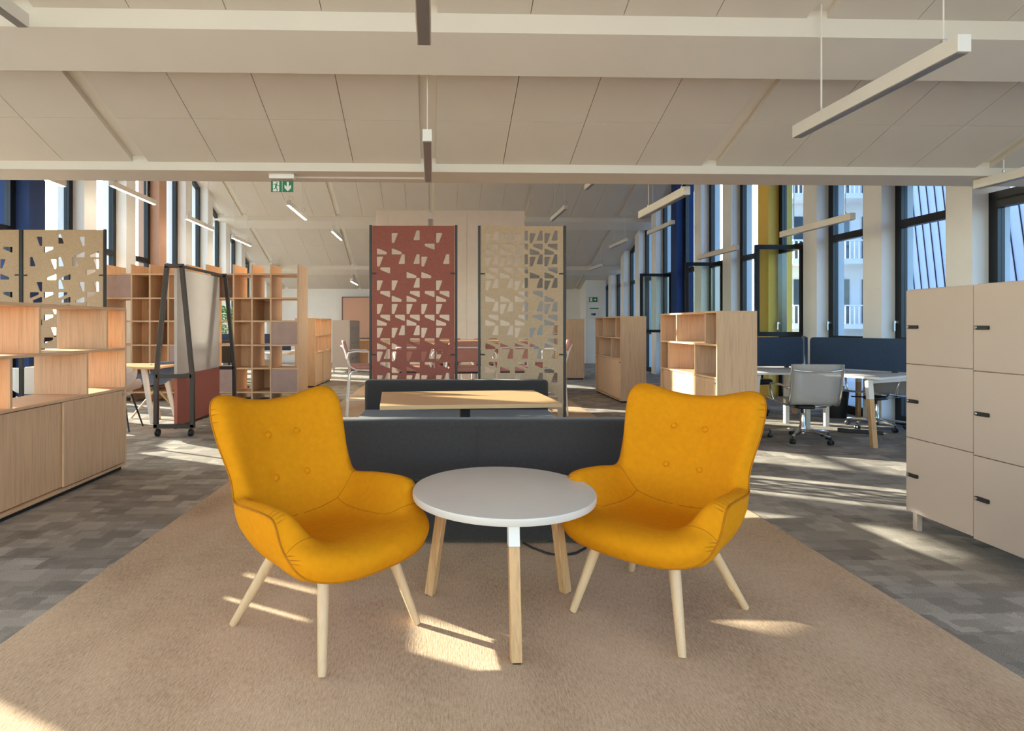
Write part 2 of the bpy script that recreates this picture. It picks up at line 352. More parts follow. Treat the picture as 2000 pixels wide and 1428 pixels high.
def side_wall(side, U, starts, pw, paint):
    sg = 1 if side == 'right' else -1
    root = bld(empty('wall_' + side), 'white piers between the tall windows of the %s wall' % side, 'wall')
    for v in starts:
        v0, v1 = v, v + pw
        a, b = min(U, U + sg * 0.42), max(U, U + sg * 0.42)
        z0, z1 = roof(v0) + 0.1, roof(v1) + 0.1
        MB().hexa([(a, v0, 0), (b, v0, 0), (b, v1, 0), (a, v1, 0), (a, v0, z0), (b, v0, z0), (b, v1, z1), (a, v1, z1)]).build('pier', paint.get(v, M_plaster), root)
    # windows between the piers
    order = []
    for v, vn in zip(starts[:-1], starts[1:]): order.append((v + pw, vn))
    n = len(order)
    for i, (v0, v1) in enumerate(order):
        k = n - i
        w = bld(empty('window_%d' % (k if side == 'right' else 40 + k)), 'tall dark-framed window number %d from the far end of the %s wall' % (k, side), 'window')
        fu0, fu1 = U + sg * 0.18, U + sg * 0.26
        a, b = min(fu0, fu1), max(fu0, fu1)
        def zt(v): return roof(v) - 0.02
        J = 0.10
        vm = [v0, v0 + J, v1 - J, v1]
        if v0 < 5.2 < v1 or v0 < 12.38 < v1 or v0 < -2.1 < v1: top = lambda v, q=min(zt(v0), zt(v1), zt((v0 + v1) / 2)): q
        else: top = zt
        for p, q in ((vm[0], vm[1]), (vm[2], vm[3])):
            MB().hexa([(a, p, 0), (b, p, 0), (b, q, 0), (a, q, 0), (a, p, top(p)), (b, p, top(p)), (b, q, top(q)), (a, q, top(q))]).build('jamb', M_frame, w)
        p, q = vm[1], vm[2]
        MB().hexa([(a, p, top(p) - .1), (b, p, top(p) - .1), (b, q, top(q) - .1), (a, q, top(q) - .1), (a, p, top(p)), (b, p, top(p)), (b, q, top(q)), (a, q, top(q))]).build('head_rail', M_frame, w)
        box('bottom_rail', M_frame, w, a, b, p, q, 0.0, 0.12)
        opened = (side == 'right' and round(v1, 2) in OPEN)
        box('transom', M_frame, w, a, b, p, q, 1.03, 1.12); box('transom', M_frame, w, a, b, p, q, 2.52, 2.62)
        gm = (a + b) / 2; M_glass = M_glass_r if side == 'right' else M_glass_l
        box('pane', M_glass, w, gm - .004, gm + .004, p, q, 0.12, 1.03)
        if not opened: box('pane', M_glass, w, gm - .004, gm + .004, p, q, 1.12, 2.52)
        if min(top(p), top(q)) > 2.75:
            MB().hexa([(gm - .004, p, 2.62), (gm + .004, p, 2.62), (gm + .004, q, 2.62), (gm - .004, q, 2.62), (gm - .004, p, top(p) - .1), (gm + .004, p, top(p) - .1), (gm + .004, q, top(q) - .1), (gm - .004, q, top(q) - .1)]).build('pane', M_glass, w)
        hu = U + sg * 0.14
        h = MB().box(min(hu, fu0), max(hu, fu0), v1 - 0.055, v1 - 0.035, 1.30, 1.33)
        h.box(min(hu - sg * .015, hu), max(hu - sg * .015, hu), v1 - 0.055, v1 - 0.035, 1.20, 1.33).build('window_handle', M_steel, w)
        if opened:                                   # the middle sash stands open into the room, hinged at the near jamb
            s = box('open_sash_stile', M_frame, w, U - 0.74, U - 0.68, v0 + .02, v0 + .07, 1.10, 2.54)
            s['label'] = 'dark frame of the casement swung open into the room'
            box('open_sash_stile', M_frame, w, U - 0.02, U + 0.05, v0 + .02, v0 + .07, 1.10, 2.54)
            box('open_sash_rail', M_frame, w, U - 0.68, U - 0.02, v0 + .02, v0 + .07, 1.10, 1.17); box('open_sash_rail', M_frame, w, U - 0.68, U - 0.02, v0 + .02, v0 + .07, 2.47, 2.54)
            box('open_sash_pane', M_sash, w, U - 0.68, U - 0.02, v0 + .04, v0 + .05, 1.17, 2.47)
    return root
SR = [round(6.02 + 1.25 * k, 3) for k in range(-8, 12)]
SLF = [round(8.03 + 1.25 * k, 3) for k in range(-9, 11)]
OPEN = {round(SR[11], 2), round(SR[13], 2), round(SR[15], 2)}
def near(lst, v): return min(lst, key=lambda q: abs(q - v))
side_wall('right', UR, SR, 0.32, {near(SR, 9.77): M_yellowp, near(SR, 13.52): M_bluep})
side_wall('left', UL, SLF, 0.33, {near(SLF, 8.03): M_bluep, near(SLF, 11.78): M_pinkp})

# central service core
core = bld(empty('wall_core'), 'cream boxed service core behind the bar table', 'wall')
box('core_body', M_cream, core, -1.05, 1.70, 10.6, 12.2, 0, 3.40)
for x0, x1, z0, z1 in ((-1.03, -0.82, 0.05, 3.32), (-0.81, -0.03, 0.05, 3.32), (0.0, 0.62, 0.05, 3.32), (0.63, 1.45, 0.05, 3.32)):
    box('core_panel', M_cream, core, x0, x1, 10.588, 10.601, z0, z1)
call = thing('alarm_call_point', 'small white wall alarm plate high on the cream core', 'alarm', (W(891, 10.45), 10.86, 3.10), ROT)
box('plate', M_white, call, -.05, .05, -.025, 0, -.05, .05, .006); MB().lathe([(.014, 0), (.014, .012), (.008, .016)], (0, -.038, 0), 12, 'y').build('button', M_redfab, call)

# ------------------------------------------------------------------ neighbouring buildings outside
nb = thing('neighbour_building', 'white building with balconies seen through the right-hand windows', 'building', (0, 0, -0.3))
box('facade', M_facade, nb, 17.6, 27, 30.2, 40, 0, 16)
for k in range(4):
    z = 1.4 + k * 3.3
    b_ = box('balcony', M_facade, nb, 17.4, 27, 28.9, 30.2, z, z + 0.25)
    for j in range(40): box('baluster', M_facade, b_, 17.45 + j * .235, 17.50 + j * .235, 28.92, 28.97, z + .25, z + 1.15)
    box('handrail', M_facade, b_, 17.4, 27, 28.9, 28.99, z + 1.15, z + 1.22)
    for j in range(5): box('window', M_farglass, nb, 18.2 + j * 1.8, 19.3 + j * 1.8, 30.14, 30.22, z + .3, z + 2.6)
cb = thing('clad_building', 'blue-grey metal clad building close outside the right-hand windows', 'building', (0, 0, -0.3))
MB().prism([(12.3, 9.5), (22, 3.0), (30, 14), (15.0, 19.5)], 0, 14).build('facade', M_clad, cb)
for j in range(26):
    t = j / 25; x = 12.3 + 2.7 * t; y = 9.5 + 10 * t
    MB().bar((x - .02 - .35, y - .35 * 3.7, 0), (x - .02 + .35, y + .35 * 3.7, 14), .03, .03).build('standing_seam', M_seam, cb)

# ------------------------------------------------------------------ yellow armchairs
def bspline_closed(pts, n=6):
    m = len(pts); out = []
    for i in range(m):
        p = [Vector(pts[(i + k - 1) % m]) for k in range(4)]
        for j in range(n):
            t = j / n
            out.append(((1 - t) ** 3 * p[0] + (3 * t ** 3 - 6 * t * t + 4) * p[1] + (-3 * t ** 3 + 3 * t * t + 3 * t + 1) * p[2] + t ** 3 * p[3]) / 6)
    return out
def make_armchair():
    rows = [
     [(0,-.365,.335),(.1,-.36,.335),(.19,-.345,.338),(.25,-.32,.347),(.292,-.293,.36),(.318,-.262,.378)],
     [(0,-.405,.385),(.1,-.40,.385),(.2,-.38,.388),(.27,-.348,.398),(.318,-.305,.412),(.337,-.24,.41)],
     [(0,-.375,.440),(.1,-.37,.440),(.2,-.35,.444),(.268,-.318,.452),(.318,-.272,.455),(.346,-.21,.445)],
     [(0,-.27,.450),(.1,-.27,.450),(.19,-.265,.455),(.252,-.250,.470),(.310,-.225,.480),(.350,-.190,.472)],
     [(0,-.21,.440),(.1,-.21,.440),(.19,-.213,.446),(.250,-.222,.485),(.308,-.205,.535),(.354,-.175,.512)],
     [(0,-.15,.428),(.1,-.15,.428),(.19,-.16,.436),(.246,-.182,.515),(.302,-.178,.592),(.356,-.158,.560)],
     [(0,-.05,.412),(.1,-.05,.412),(.195,-.07,.425),(.246,-.105,.520),(.300,-.115,.600),(.357,-.108,.568)],
     [(0,.06,.398),(.1,.06,.400),(.195,.03,.420),(.246,-.005,.515),(.298,-.01,.596),(.355,-.01,.566)],
     [(0,.15,.392),(.1,.145,.396),(.195,.12,.425),(.246,.095,.510),(.292,.10,.584),(.345,.11,.556)],
     [(0,.205,.415),(.1,.2,.420),(.190,.178,.45),(.238,.168,.515),(.278,.175,.565),(.325,.195,.545)],
     [(0,.228,.475),(.1,.223,.48),(.192,.198,.505),(.238,.188,.545),(.272,.195,.575),(.308,.225,.560)],
     [(0,.25,.535),(.1,.245,.54),(.195,.218,.56),(.243,.203,.60),(.280,.208,.628),(.306,.247,.625)],
     [(0,.29,.63),(.1,.285,.635),(.2,.258,.65),(.252,.230,.675),(.292,.235,.69),(.314,.285,.69)],
     [(0,.335,.74),(.1,.33,.745),(.2,.30,.755),(.263,.268,.765),(.308,.272,.775),(.328,.325,.77)],
     [(0,.378,.84),(.1,.37,.845),(.2,.34,.855),(.27,.305,.865),(.320,.308,.868),(.338,.36,.862)],
     [(0,.40,.905),(.1,.393,.912),(.2,.365,.930),(.266,.342,.944),(.314,.345,.938),(.331,.385,.920)],
     [(0,.445,.909),(.1,.44,.917),(.18,.428,.938),(.236,.418,.955),(.282,.408,.958),(.313,.40,.943)]]
    nr = len(rows); seat_end = 9
    def outer(i):
        r = rows[i]; bx, by, bz = r[5]; out = []
        if i <= seat_end:
            f = i / seat_end
            cy_ = -.33 + f * .56; cz = .335 - .02 * math.sin(f * math.pi) + max(0, f - .75) * .35
            for k, (fx, fz, fy) in enumerate(((0, 0, 1), (.1, 0.0, 1), (.2, .02, .96), (.285, .10, .80), (bx * .97, .42, .35))):
                out.append((fx, cy_ * fy + by * (1 - fy), cz + (bz - cz) * fz))
        else:
            f = (i - seat_end) / (nr - 1 - seat_end)
            cy_ = r[0][1] + .085 - .04 * f; cz = r[0][2] - .03 * (1 - f)
            for k, (fx, fy) in enumerate(((0, 0), (.1, .06), (.2, .25), (.27, .55), (bx * .94, .85))):
                out.append((fx, cy_ + (by + .02 - cy_) * fy, cz + (bz - cz) * fy))
        return out
    verts = []; idx = {}
    def V(p):
        verts.append(p); return len(verts) - 1
    def full(half): return [(-x, y, z) for x, y, z in half[:0:-1]] + list(half)
    inner = [[V(p) for p in full(r)] for r in rows]
    nc = 11; outg = []
    for i in range(nr):
        if i in (0, nr - 1): outg.append(inner[i]); continue
        o = full(outer(i)); ids = [inner[i][0]] + [V(p) for p in o] + [inner[i][-1]]; outg.append(ids)
    faces = []; back = []
    for i in range(nr - 1):
        for j in range(nc - 1):
            faces.append((inner[i][j], inner[i][j + 1], inner[i + 1][j + 1], inner[i + 1][j]))
            back.append((outg[i][j], outg[i + 1][j], outg[i + 1][j + 1], outg[i][j + 1]))
    me = bpy.data.meshes.new('armchair_cage'); me.from_pydata(verts, [], faces + back); me.update()
    loop = inner[0] + [inner[i][-1] for i in range(1, nr)] + inner[-1][-2::-1] + [inner[i][0] for i in range(nr - 2, 0, -1)]
    es = {tuple(sorted((loop[k], loop[(k + 1) % len(loop)]))) for k in range(len(loop))}
    at = me.attributes.new('crease_edge', 'FLOAT', 'EDGE')
    for e in me.edges: at.data[e.index].value = 1.0 if tuple(sorted(e.vertices)) in es else 0.0
    tmp = bpy.data.objects.new('tmp', me); COL.objects.link(tmp)
    sm = tmp.modifiers.new('s', 'SUBSURF'); sm.levels = 3; sm.render_levels = 3
    dg = bpy.context.evaluated_depsgraph_get(); fin = bpy.data.meshes.new_from_object(tmp.evaluated_get(dg))
    bpy.data.objects.remove(tmp)
    # split into the padded inside and the outer shell
    nf = len(faces); per = len(fin.polygons) / (nf + len(back))
    bm = bmesh.new(); bm.from_mesh(fin); bm.faces.ensure_lookup_table()
    bvh = BVHTree.FromBMesh(bm)
    btn = []
    for sx, z in ((-.075, .768), (.075, .768), (-.082, .588), (.082, .588)):
        hit = bvh.ray_cast(Vector((sx, -.6, z + .0)), Vector((0, 1, 0)))
        btn.append((hit[0], hit[1]))
    for v in bm.verts:
        for p, nn in btn:
            dd = (v.co - p).length
            if dd < .09: v.co += Vector((0, 1, -.25)).normalized() * .008 * math.exp(-(dd / .028) ** 2)
    def part(lo_, hi_):
        b2 = bm.copy(); b2.faces.ensure_lookup_table()
        bmesh.ops.delete(b2, geom=[f for f in b2.faces if not (lo_ <= f.index < hi_)], context='FACES')
        m2 = bpy.data.meshes.new('p'); b2.to_mesh(m2); b2.free(); m2.shade_smooth(); m2.materials.clear(); m2.materials.append(M_yellow); return m2
    cut = int(round(nf * per))
    root = thing('armchair', '', 'armchair')
    pad = link_mesh('padded_seat_shell', part(0, cut), root)
    link_mesh('outer_shell', part(cut, len(bm.faces)), root)
    path = bspline_closed([verts[k] for k in loop], 5)
    MB().tube(path, .0042, 6, True).build('piping', M_yellow_d, root, 60)
    def seam(cols, r0, r1, mirror):
        cp = []
        for i, j in cols:
            x, y, z = rows[i][j]; cp.append(Vector((-x if mirror else x, y, z)))
        pts = []
        for a, b in zip(cp[:-1], cp[1:]):
            for k in range(6): pts.append(a.lerp(b, k / 6))
        pts.append(cp[-1]); out = []
        for p in pts:
            q = bvh.find_nearest(p); out.append(q[0] + q[1] * -.0006 if q[1].z < -2 else q[0])
        for _ in range(3): out = [out[0]] + [(out[k - 1] + out[k] * 2 + out[k + 1]) / 4 for k in range(1, len(out) - 1)] + [out[-1]]
        out = [bvh.find_nearest(p)[0] for p in out]
        MB().tube(out, .0016, 5).build('seam', M_yellow_d, pad, 60)
    for mir in (False, True):
        seam([(2, 5), (3, 4), (4, 3), (5, 2), (6, 2), (7, 2), (8, 2), (9, 2)], 0, 0, mir)      # seat against arm
        seam([(9, 5), (9, 4), (9, 3), (9, 2)], 0, 0, mir)                              # arm against back
    seam([(9, 2), (9, 1), (9, 0)], 0, 0, False); seam([(9, 0), (9, 1), (9, 2)], 0, 0, True)
    for sg in (-1, 1):                                # short gathers round the corners, their crease shade put into darker ridges
        for q, reach in ((1.25, .55), (1.6, .75), (1.95, .5), (4.75, .6), (5.15, .85), (5.55, .7), (5.95, .5), (13.9, .6), (14.35, .85), (14.7, .6)):
            i = int(q); f_ = q - i
            e0 = Vector(rows[i][5]).lerp(Vector(rows[i + 1][5]), f_); e1 = Vector(rows[i][4]).lerp(Vector(rows[i + 1][4]), f_)
            pts = []
            for k in range(8):
                p = e0.lerp(e1, .08 + reach * k / 7); p.x *= sg; h_ = bvh.find_nearest(p); pts.append(h_[0])
            MB().tube(pts, [.0008, .0018, .0020, .0018, .0015, .0012, .0009, .0005], 5).build('gather', M_yellow_d, pad, 60)
    for p, nn in btn:
        c = p + Vector((0, .004, -.001)); n_ = nn if nn.y < 0 else -nn
        q = n_.to_track_quat('Z', 'Y').to_matrix()
        b_ = MB().lathe([(.0135, -.004), (.0145, 0), (.013, .0045), (.007, .0075), (.001, .0085)], (0, 0, 0), 16)
        b_.v = [tuple(q @ Vector(v) + c) for v in b_.v]; b_.build('button', M_yellow, root, 60)
    bm.free()
    tops = {}
    for s in (-1, 1):
        for f_, (bx, by), (tx, ty, tz) in (('f', (.245, -.29), (.165, -.19, .335)), ('b', (.277, .29), (.15, .14, .335))):
            a = Vector((s * tx, ty, tz)); b_ = Vector((s * bx, by, 0.0)); d = (a - b_)
            MB().tube([b_ + Vector((0, 0, .001)), b_ + d * .03, b_ + d * .35, b_ + d * .75, a], [.0145, .016, .019, .0225, .0235], 16).build('leg', M_beech, root, 40)
            tops[(s, f_)] = a
    for s in (-1, 1):
        MB().bar(tops[(s, 'f')] + Vector((0, 0, -.035)), tops[(-s, 'b')] + Vector((0, 0, -.035)), .034, .05).build('cross_brace', M_beech, root, bevel=.004)
    return root
ch1 = make_armchair()
ch1['label'] = 'mustard yellow wingback armchair with wooden legs left of the round table'
ch1['group'] = 'mustard armchairs'
ch1.location = (-.509, 2.4375, .006); ch1.rotation_euler = (0, 0, R(48.7))
dup(ch1, (.93, 2.56, .006), R(-46), 'mustard yellow wingback armchair with wooden legs right of the round table')

# ------------------------------------------------------------------ round table
rt = thing('round_table', 'round pale grey coffee table on three wooden legs between the armchairs', 'table', (.243, 2.522, .006))
MB().lathe([(.388, .515), (.396, .517), (.398, .521), (.398, .541), (.396, .546), (.391, .547)], seg=96).build('table_top', M_tabletop, rt, 35)
for a in (-88, 32, 152):
    ca, sa = math.cos(R(a)), math.sin(R(a)); u = (ca, sa, 0)
    bt, tp = Vector((.37 * ca, .37 * sa, .004)), Vector((.29 * ca, .29 * sa, .515))
    md = bt.lerp(tp, .80)
    lg = MB().bar(bt, md, .042, .042, u).build('leg', M_oak_leg, rt, bevel=.003)
    MB().bar(md, tp, .044, .044, u).build('leg_socket', M_white, lg, bevel=.002)
    MB().bar(bt + Vector((0, 0, -.004)), bt, .03, .03, u).build('foot_pad', M_black, lg)
for a in (-88, 32, 152):
    ca, sa = math.cos(R(a)), math.sin(R(a))
    MB().bar((0, 0, .497), (.30 * ca, .30 * sa, .497), .05, .03).build('under_frame', M_white, rt)

# ------------------------------------------------------------------ booth: two benches and a table
def make_bench(name, label, loc, rz):
    t = thing(name, label, 'bench', loc, rz, 'charcoal booth benches')
    w = .92
    MB().box(-w, w, .20, .33, .37, .72).build('backrest', M_char, t, bevel=.035, seg=4)
    MB().box(-w, w, -.33, .20, .30, .43).build('seat_cushion', M_char, t, bevel=.03, seg=4)
    MB().box(-w + .005, w - .005, -.30, .325, .02, .37).build('base', M_char, t, bevel=.01)
    MB().tube([(0, .331, .375), (0, .332, .44), (0, .331, .66), (0, .318, .70), (0, .26, .722), (0, .205, .69), (0, .2, .44)], .003, 6).build('seam', M_char, t, 60)
    MB().tube([(-w + .01, .331, .372), (w - .01, .331, .372)], .003, 6).build('seam', M_char, t, 60)
    for x in (-.8, .8):
        for y in (-.24, .27): box('foot', M_black, t, x - .03, x + .03, y - .03, y + .03, 0, .02)
    return t
make_bench('upholstered_bench', 'charcoal fabric bench with its back turned behind the armchairs', (.16, 3.64, .006), R(180))
make_bench('upholstered_bench', 'charcoal fabric bench facing the camera behind the wooden booth table', (.085, 5.52, .006), 0)
bt = thing('booth_table', 'rectangular oak-topped table on a black column between the benches', 'table', (.125, 4.23, .006), R(5.6))
MB().box(-.615, .615, -.40, .40, .708, .736).build('table_top', M_oak_table, bt, bevel=.002)
MB().box(-.035, .035, -.035, .035, .02, .70).build('column', M_blackm, bt, bevel=.004)
MB().box(-.2, .2, -.2, .2, .69, .708).build('top_plate', M_blackm, bt)
MB().box(-.22, .22, -.22, .22, 0, .02).build('base_plate', M_blackm, bt, bevel=.004)
cab = MB().tube([(W(1022, 3.32), 3.32, .012), (W(1040, 3.25), 3.25, .012), (W(1068, 3.17), 3.17, .012), (W(1095, 3.14), 3.14, .012), (W(1125, 3.17), 3.17, .012), (W(1143, 3.24), 3.24, .012), (W(1146, 3.31), 3.31, .012)], .006, 8).build('power_cable', M_black, None, 60)
tag(cab, 'black power cable looping out from under the dark bench', 'cable')

# ------------------------------------------------------------------ perforated screens
CU = 5.95 / F / 8.653                                # metres per measuring unit of the hole pattern
SHP = {'A': [(0, 0), (108, 0), (45, 168), (0, 168)], 'B': [(170, -42), (222, -42), (222, 125), (113, 125)],
       'C': [(57, 180), (224, 180), (224, 292), (57, 222)], 'D': [(0, 255), (168, 322), (168, 365), (0, 365)]}
def perforated(name, mat, parent, w, h, cells, x_off, y_off, mirror=False, cu=CU):
    cur = bpy.data.curves.new(name, 'CURVE'); cur.dimensions = '2D'; cur.fill_mode = 'BOTH'; cur.extrude = .006
    def spl(pts):
        s = cur.splines.new('POLY'); s.points.add(len(pts) - 1); s.use_cyclic_u = True
        for i, (x, y) in enumerate(pts): s.points[i].co = (x, y, 0, 1)
    spl([(-w / 2, 0), (w / 2, 0), (w / 2, h), (-w / 2, h)])
    for row, col, k in cells:
        pts = []
        for x, y in SHP[k]:
            px = x_off + (col * 250.5 + x) * cu; py = y_off + (row * 401 + y) * cu
            pts.append((w / 2 - px if mirror else -w / 2 + px, h - py))
        if min(p[1] for p in pts) < .05: continue
        spl(round_poly(pts, .009, 3))
    tmp = bpy.data.objects.new('tmp', cur); COL.objects.link(tmp)
    me = bpy.data.meshes.new_from_object(tmp.evaluated_get(bpy.context.evaluated_depsgraph_get()))
    bpy.data.objects.remove(tmp); me.materials.clear(); me.materials.append(mat)
    for p in me.polygons: p.use_smooth = False
    o = link_mesh(name, me, parent); o.rotation_euler = (R(90), 0, 0); return o
def parse(rows):
    out = []
    for r, d in enumerate(rows):
        for k, cols in d.items(): out += [(r, int(c), k) for c in cols]
    return out
RED = parse([dict(A='14', B='2', C='3', D='01'), dict(A='03', B='124', C='0', D='23'), dict(A='014', B='2', C='0234', D='124'), dict(A='01234', C='01234', D='024'),
             dict(A='0134', B='12', C='0234', D='0124'), dict(A='01234', B='03', C='0234', D='12'), dict(A='01234', B='024', C='013', D='024'), dict(A='024', B='13', C='24', D='03'), dict(A='13', B='2')])
BEI = parse([dict(A='01234', B='01234', C='01234', D='01234'), dict(A='01234', B='01234', C='0124', D='0134'), dict(A='024', B='01234', C='23', D='0124'), dict(A='14', B='01234', C='0234', D='0124'),
             dict(A='23', B='0134', C='024', D='01234'), dict(B='01234', C='023', D='0124'), dict(A='2', B='034', D='4'), dict(B='4', C='4'), dict(A='1', D='3')])
LEF = parse([dict(A='14', B='2', C='3', D='10'), dict(A='03', B='421', C='0', D='32'), dict(A='410', B='2', C='4320', D='421'), dict(A='23', B='0', C='31', D='24'), dict(A='3', C='34', D='0'), dict(A='2', C='3', D='1'), dict(A='03', B='2', D='3')])
LE2 = parse([dict(B='3', C='4', D='1'), dict(B='3', A='4', D='34', C='0'), dict(B='3', C='34', D='2'), dict(A='14', B='0'), dict(C='34'), dict(B='23')])
def screen(label, mat, xl, xr, d, top, cells, mirror, skew=0.0, group=None, bottom=.06, feet=(-1, 1)):
    x0, x1 = W(xl, d), W(xr, d); w = x1 - x0; h = H + (PY - top) * d / F
    t = thing('perforated_screen', label, 'screen', ((x0 + x1) / 2, d, .0), skew, group)
    pw = w - .034
    perforated('felt_panel', mat, t, pw, h - bottom, cells, .047, .074, mirror).location = (0, 0, bottom)
    for s in (-1, 1):
        MB().box(s * w / 2 - .013, s * w / 2 + .013, -.013, .013, 0, h + .005).build('post', M_blackm, t, bevel=.002)
        if s in feet: MB().box(s * w / 2 - .03, s * w / 2 + .03, -.15, .15, 0, .012).build('foot_plate', M_blackm, t, bevel=.003)
        for z in ((h - .495, h * .42, .25) if bottom < .5 else (h - .495, bottom + .12)):
            MB().box(min(s * (w / 2 - .06), s * w / 2), max(s * (w / 2 - .06), s * w / 2), -.012, .012, z - .008, z + .008).build('clip', M_blackm, t, bevel=.002)
    return t
screen('brick red felt screen with cut-out shapes behind the booth', M_redfelt, 724, 891, 5.95, 441, RED, False)
screen('beige felt screen with dense cut-out shapes behind the booth', M_beigefelt, 936, 1103, 5.98, 442, BEI, False)
screen('beige felt screen with sparse cut-outs standing behind the left bookcase', M_beigefelt, 43.5, 205, 6.23, 449, LEF, True, bottom=1.02)
screen('beige felt screen cut off by the left picture edge', M_beigefelt, -121, 40.5, 6.265, 449, LE2, False, bottom=1.02, feet=(-1,))

# ------------------------------------------------------------------ bookcases (long units with sliding doors)
def make_bookcase():
    t = thing('bookcase', '', 'bookcase', group='long oak bookcases with sliding doors')
    L, D, T = 1.6, .42, .022; z0, z1, zs, zd = .035, 1.425, 1.075, .725    # front face at local x=0, body towards -x, length along y (0 = near)
    MB().box(-D + .02, -.03, .03, L - .03, 0, z0).build('plinth', M_blackm, t)
    MB().box(-D, 0, 0, L, z0, z0 + T).build('bottom_board', M_oak_y, t, bevel=.0012)
    MB().box(-D, 0, 0, L, z1 - T, z1).build('top_board', M_oak_y, t, bevel=.0012)
    for y in (0, L - T): MB().box(-D, 0, y, y + T, z0 + T, z1 - T).build('side_panel', M_oak_z, t, bevel=.0012)
    for z in (zs, zd): MB().box(-D, 0, T, L - T, z - T, z).build('shelf', M_oak_y, t, bevel=.0012)
    for y in (L - .27, L - 1.065): MB().box(-D, -.002, y - T, y, zs, z1 - T).build('divider', M_oak_z, t, bevel=.0012)
    for y in (L - .535, L - 1.33): MB().box(-D, -.002, y - T, y, zd, zs - T).build('divider', M_oak_z, t, bevel=.0012)
    MB().box(-D, -D + .012, T, L - T, z0 + T, zd - T).build('back_panel', M_oak_z, t)
    d1 = MB().box(-.024, -.006, L / 2 - .02, L - T - .004, z0 + T + .006, zd - T - .004).build('sliding_door', M_oak_z, t, bevel=.0015)
    d2 = MB().box(-.046, -.028, T + .004, L / 2 + .02, z0 + T + .006, zd - T - .010).build('sliding_door', M_oak_z, t, bevel=.0015)
    MB().lathe([(.011, 0), (.011, .012), (.008, .015)], (-.006, L - T - .03, zd - T - .04), 14, 'x').build('lock', M_steel, d1, 40)
    return t
bc = make_bookcase(); bc.location = (-2.86, 3.5, 0); bc['label'] = 'long oak bookcase with sliding doors at the left picture edge'
dup(bc, (2.815, 7.6, 0), R(180), 'oak bookcase behind the right armchair, nearest of the right-hand row')
dup(bc, (2.82, 10.97, 0), R(180), 'oak bookcase second in the right-hand row, between screen and near bookcase')
dup(bc, (2.78, 15.05, 0), R(180), 'farthest oak bookcase of the right-hand row, beside the beige dense screen')
dup(bc, (-2.71, 11.72, 0), 0, 'oak bookcase to the right of the tall open shelving, far left')
EX = -.46                                            # unseen bay added to the left bookcase, sized for the shadow it casts
for z in (.035, .703, 1.053, 1.403): MB().box(-.42, 0, EX, -.001, z, z + .022).build('shelf', M_oak_y, bc, bevel=.0012)
MB().box(-.42, 0, EX - .022, EX, .035, 1.425).build('side_panel', M_oak_z, bc); MB().box(-.40, -.03, EX, -.03, 0, .035).build('plinth', M_blackm, bc)
MB().box(-.024, -.006, EX + .005, -.004, .06, .70).build('sliding_door', M_oak_z, bc); MB().box(-.42, -.405, EX, -.001, .057, 1.403).build('back_panel', M_oak_z, bc)  # closed back added to stop sun passing through this unseen bay

# ------------------------------------------------------------------ tall open shelving
sh = thing('open_shelving', 'tall oak grid shelving with pink-taupe panels behind the mobile board', 'shelving', (0, 9.6, 0))
ED = [W(x, 9.6) for x in (204, 256.7, 292.4, 328.4, 364, 403, 456, 492, 528.7, 582)]
ZR = [.164, .563, .953, 1.356, 1.741, 2.144]; DP = .62; TB = .028
for i, x in enumerate(ED):
    MB().box(x - TB / 2, x + TB / 2, 0, DP, 0, 2.295).build('side_panel' if i in (0, 9) else 'upright', M_oak_z, sh, bevel=.0012)
for z in ZR:
    for a, b in zip(ED[:-1], ED[1:]): MB().box(a + TB / 2, b - TB / 2, .002, DP, z - .026, z).build('shelf', M_oak_x, sh)
FILL = {0: {4: 'P'}, 1: {4: 'B', 3: 'M', 2: 'M', 1: 'M', 0: 'B'}, 2: {4: 'B', 3: 'B', 2: 'B', 0: 'B'}, 3: {3: 'B', 1: 'P'}, 4: {4: 'B', 2: 'B'}, 5: {4: 'Q', 0: 'P'},
        6: {3: 'M', 2: 'M', 1: 'M'}, 7: {3: 'B', 0: 'B'}, 8: {2: 'P', 0: 'P'}}
for c, d in FILL.items():
    for r, k in d.items():
        a, b = ED[c] + TB / 2 + .003, ED[c + 1] - TB / 2 - .003; z0, z1 = ZR[r] + .003, ZR[r + 1] - .029
        y0 = {'P': .004, 'B': DP - .03, 'M': .29, 'Q': DP - .03}[k]
        box('infill_panel', M_taupe if k in 'PQ' else M_oak_z, sh, a, b, y0, y0 + .018, z0, z1)

# ------------------------------------------------------------------ mobile board
mbd = thing('mobile_board', 'mobile two-tone board, glossy taupe over coral red, in a dark frame', 'board', (-3.14, 6.58, 0))
for y in (0.0, 1.29):
    s = MB()
    tl, tr, ml, mr = (-.085, y, 1.955), (.085, y, 1.955), (-.215, y, .70), (.215, y, .70)
    fr = MB()
    fr.bar((-.105, y, 1.955), (.105, y, 1.955), .045, .045)
    for sg in (-1, 1):
        fr.bar((sg * .085, y, 1.95), (sg * .205, y, .70), .045, .045, (0, 1, 0)); fr.bar((sg * .205, y, .71), (sg * .21, y, .10), .045, .045, (0, 1, 0))
    fr.bar((-.205, y, .69), (.205, y, .69), .045, .045); fr.bar((-.23, y, .115), (.23, y, .115), .045, .045)
    f_ = fr.build('end_frame', M_bronze, mbd, bevel=.002)
    for sg in (-1, 1):
        c = MB().lathe([(.038, -.022), (.042, -.018), (.042, -.006), (.030, -.004), (.030, .004), (.042, .006), (.042, .018), (.038, .022)], (sg * .19, y, .042), 16, 'x')
        c.tube([(sg * .19, y, .06), (sg * .19, y, .095)], .011, 8); c.build('caster', M_black, f_, 50)
MB().bar((0.06, .02, 1.955), (0.06, 1.27, 1.955), .03, .03).build('top_rail', M_bronze, mbd)
MB().bar((0, .02, .095), (0, 1.27, .095), .03, .03).build('bottom_rail', M_bronze, mbd)
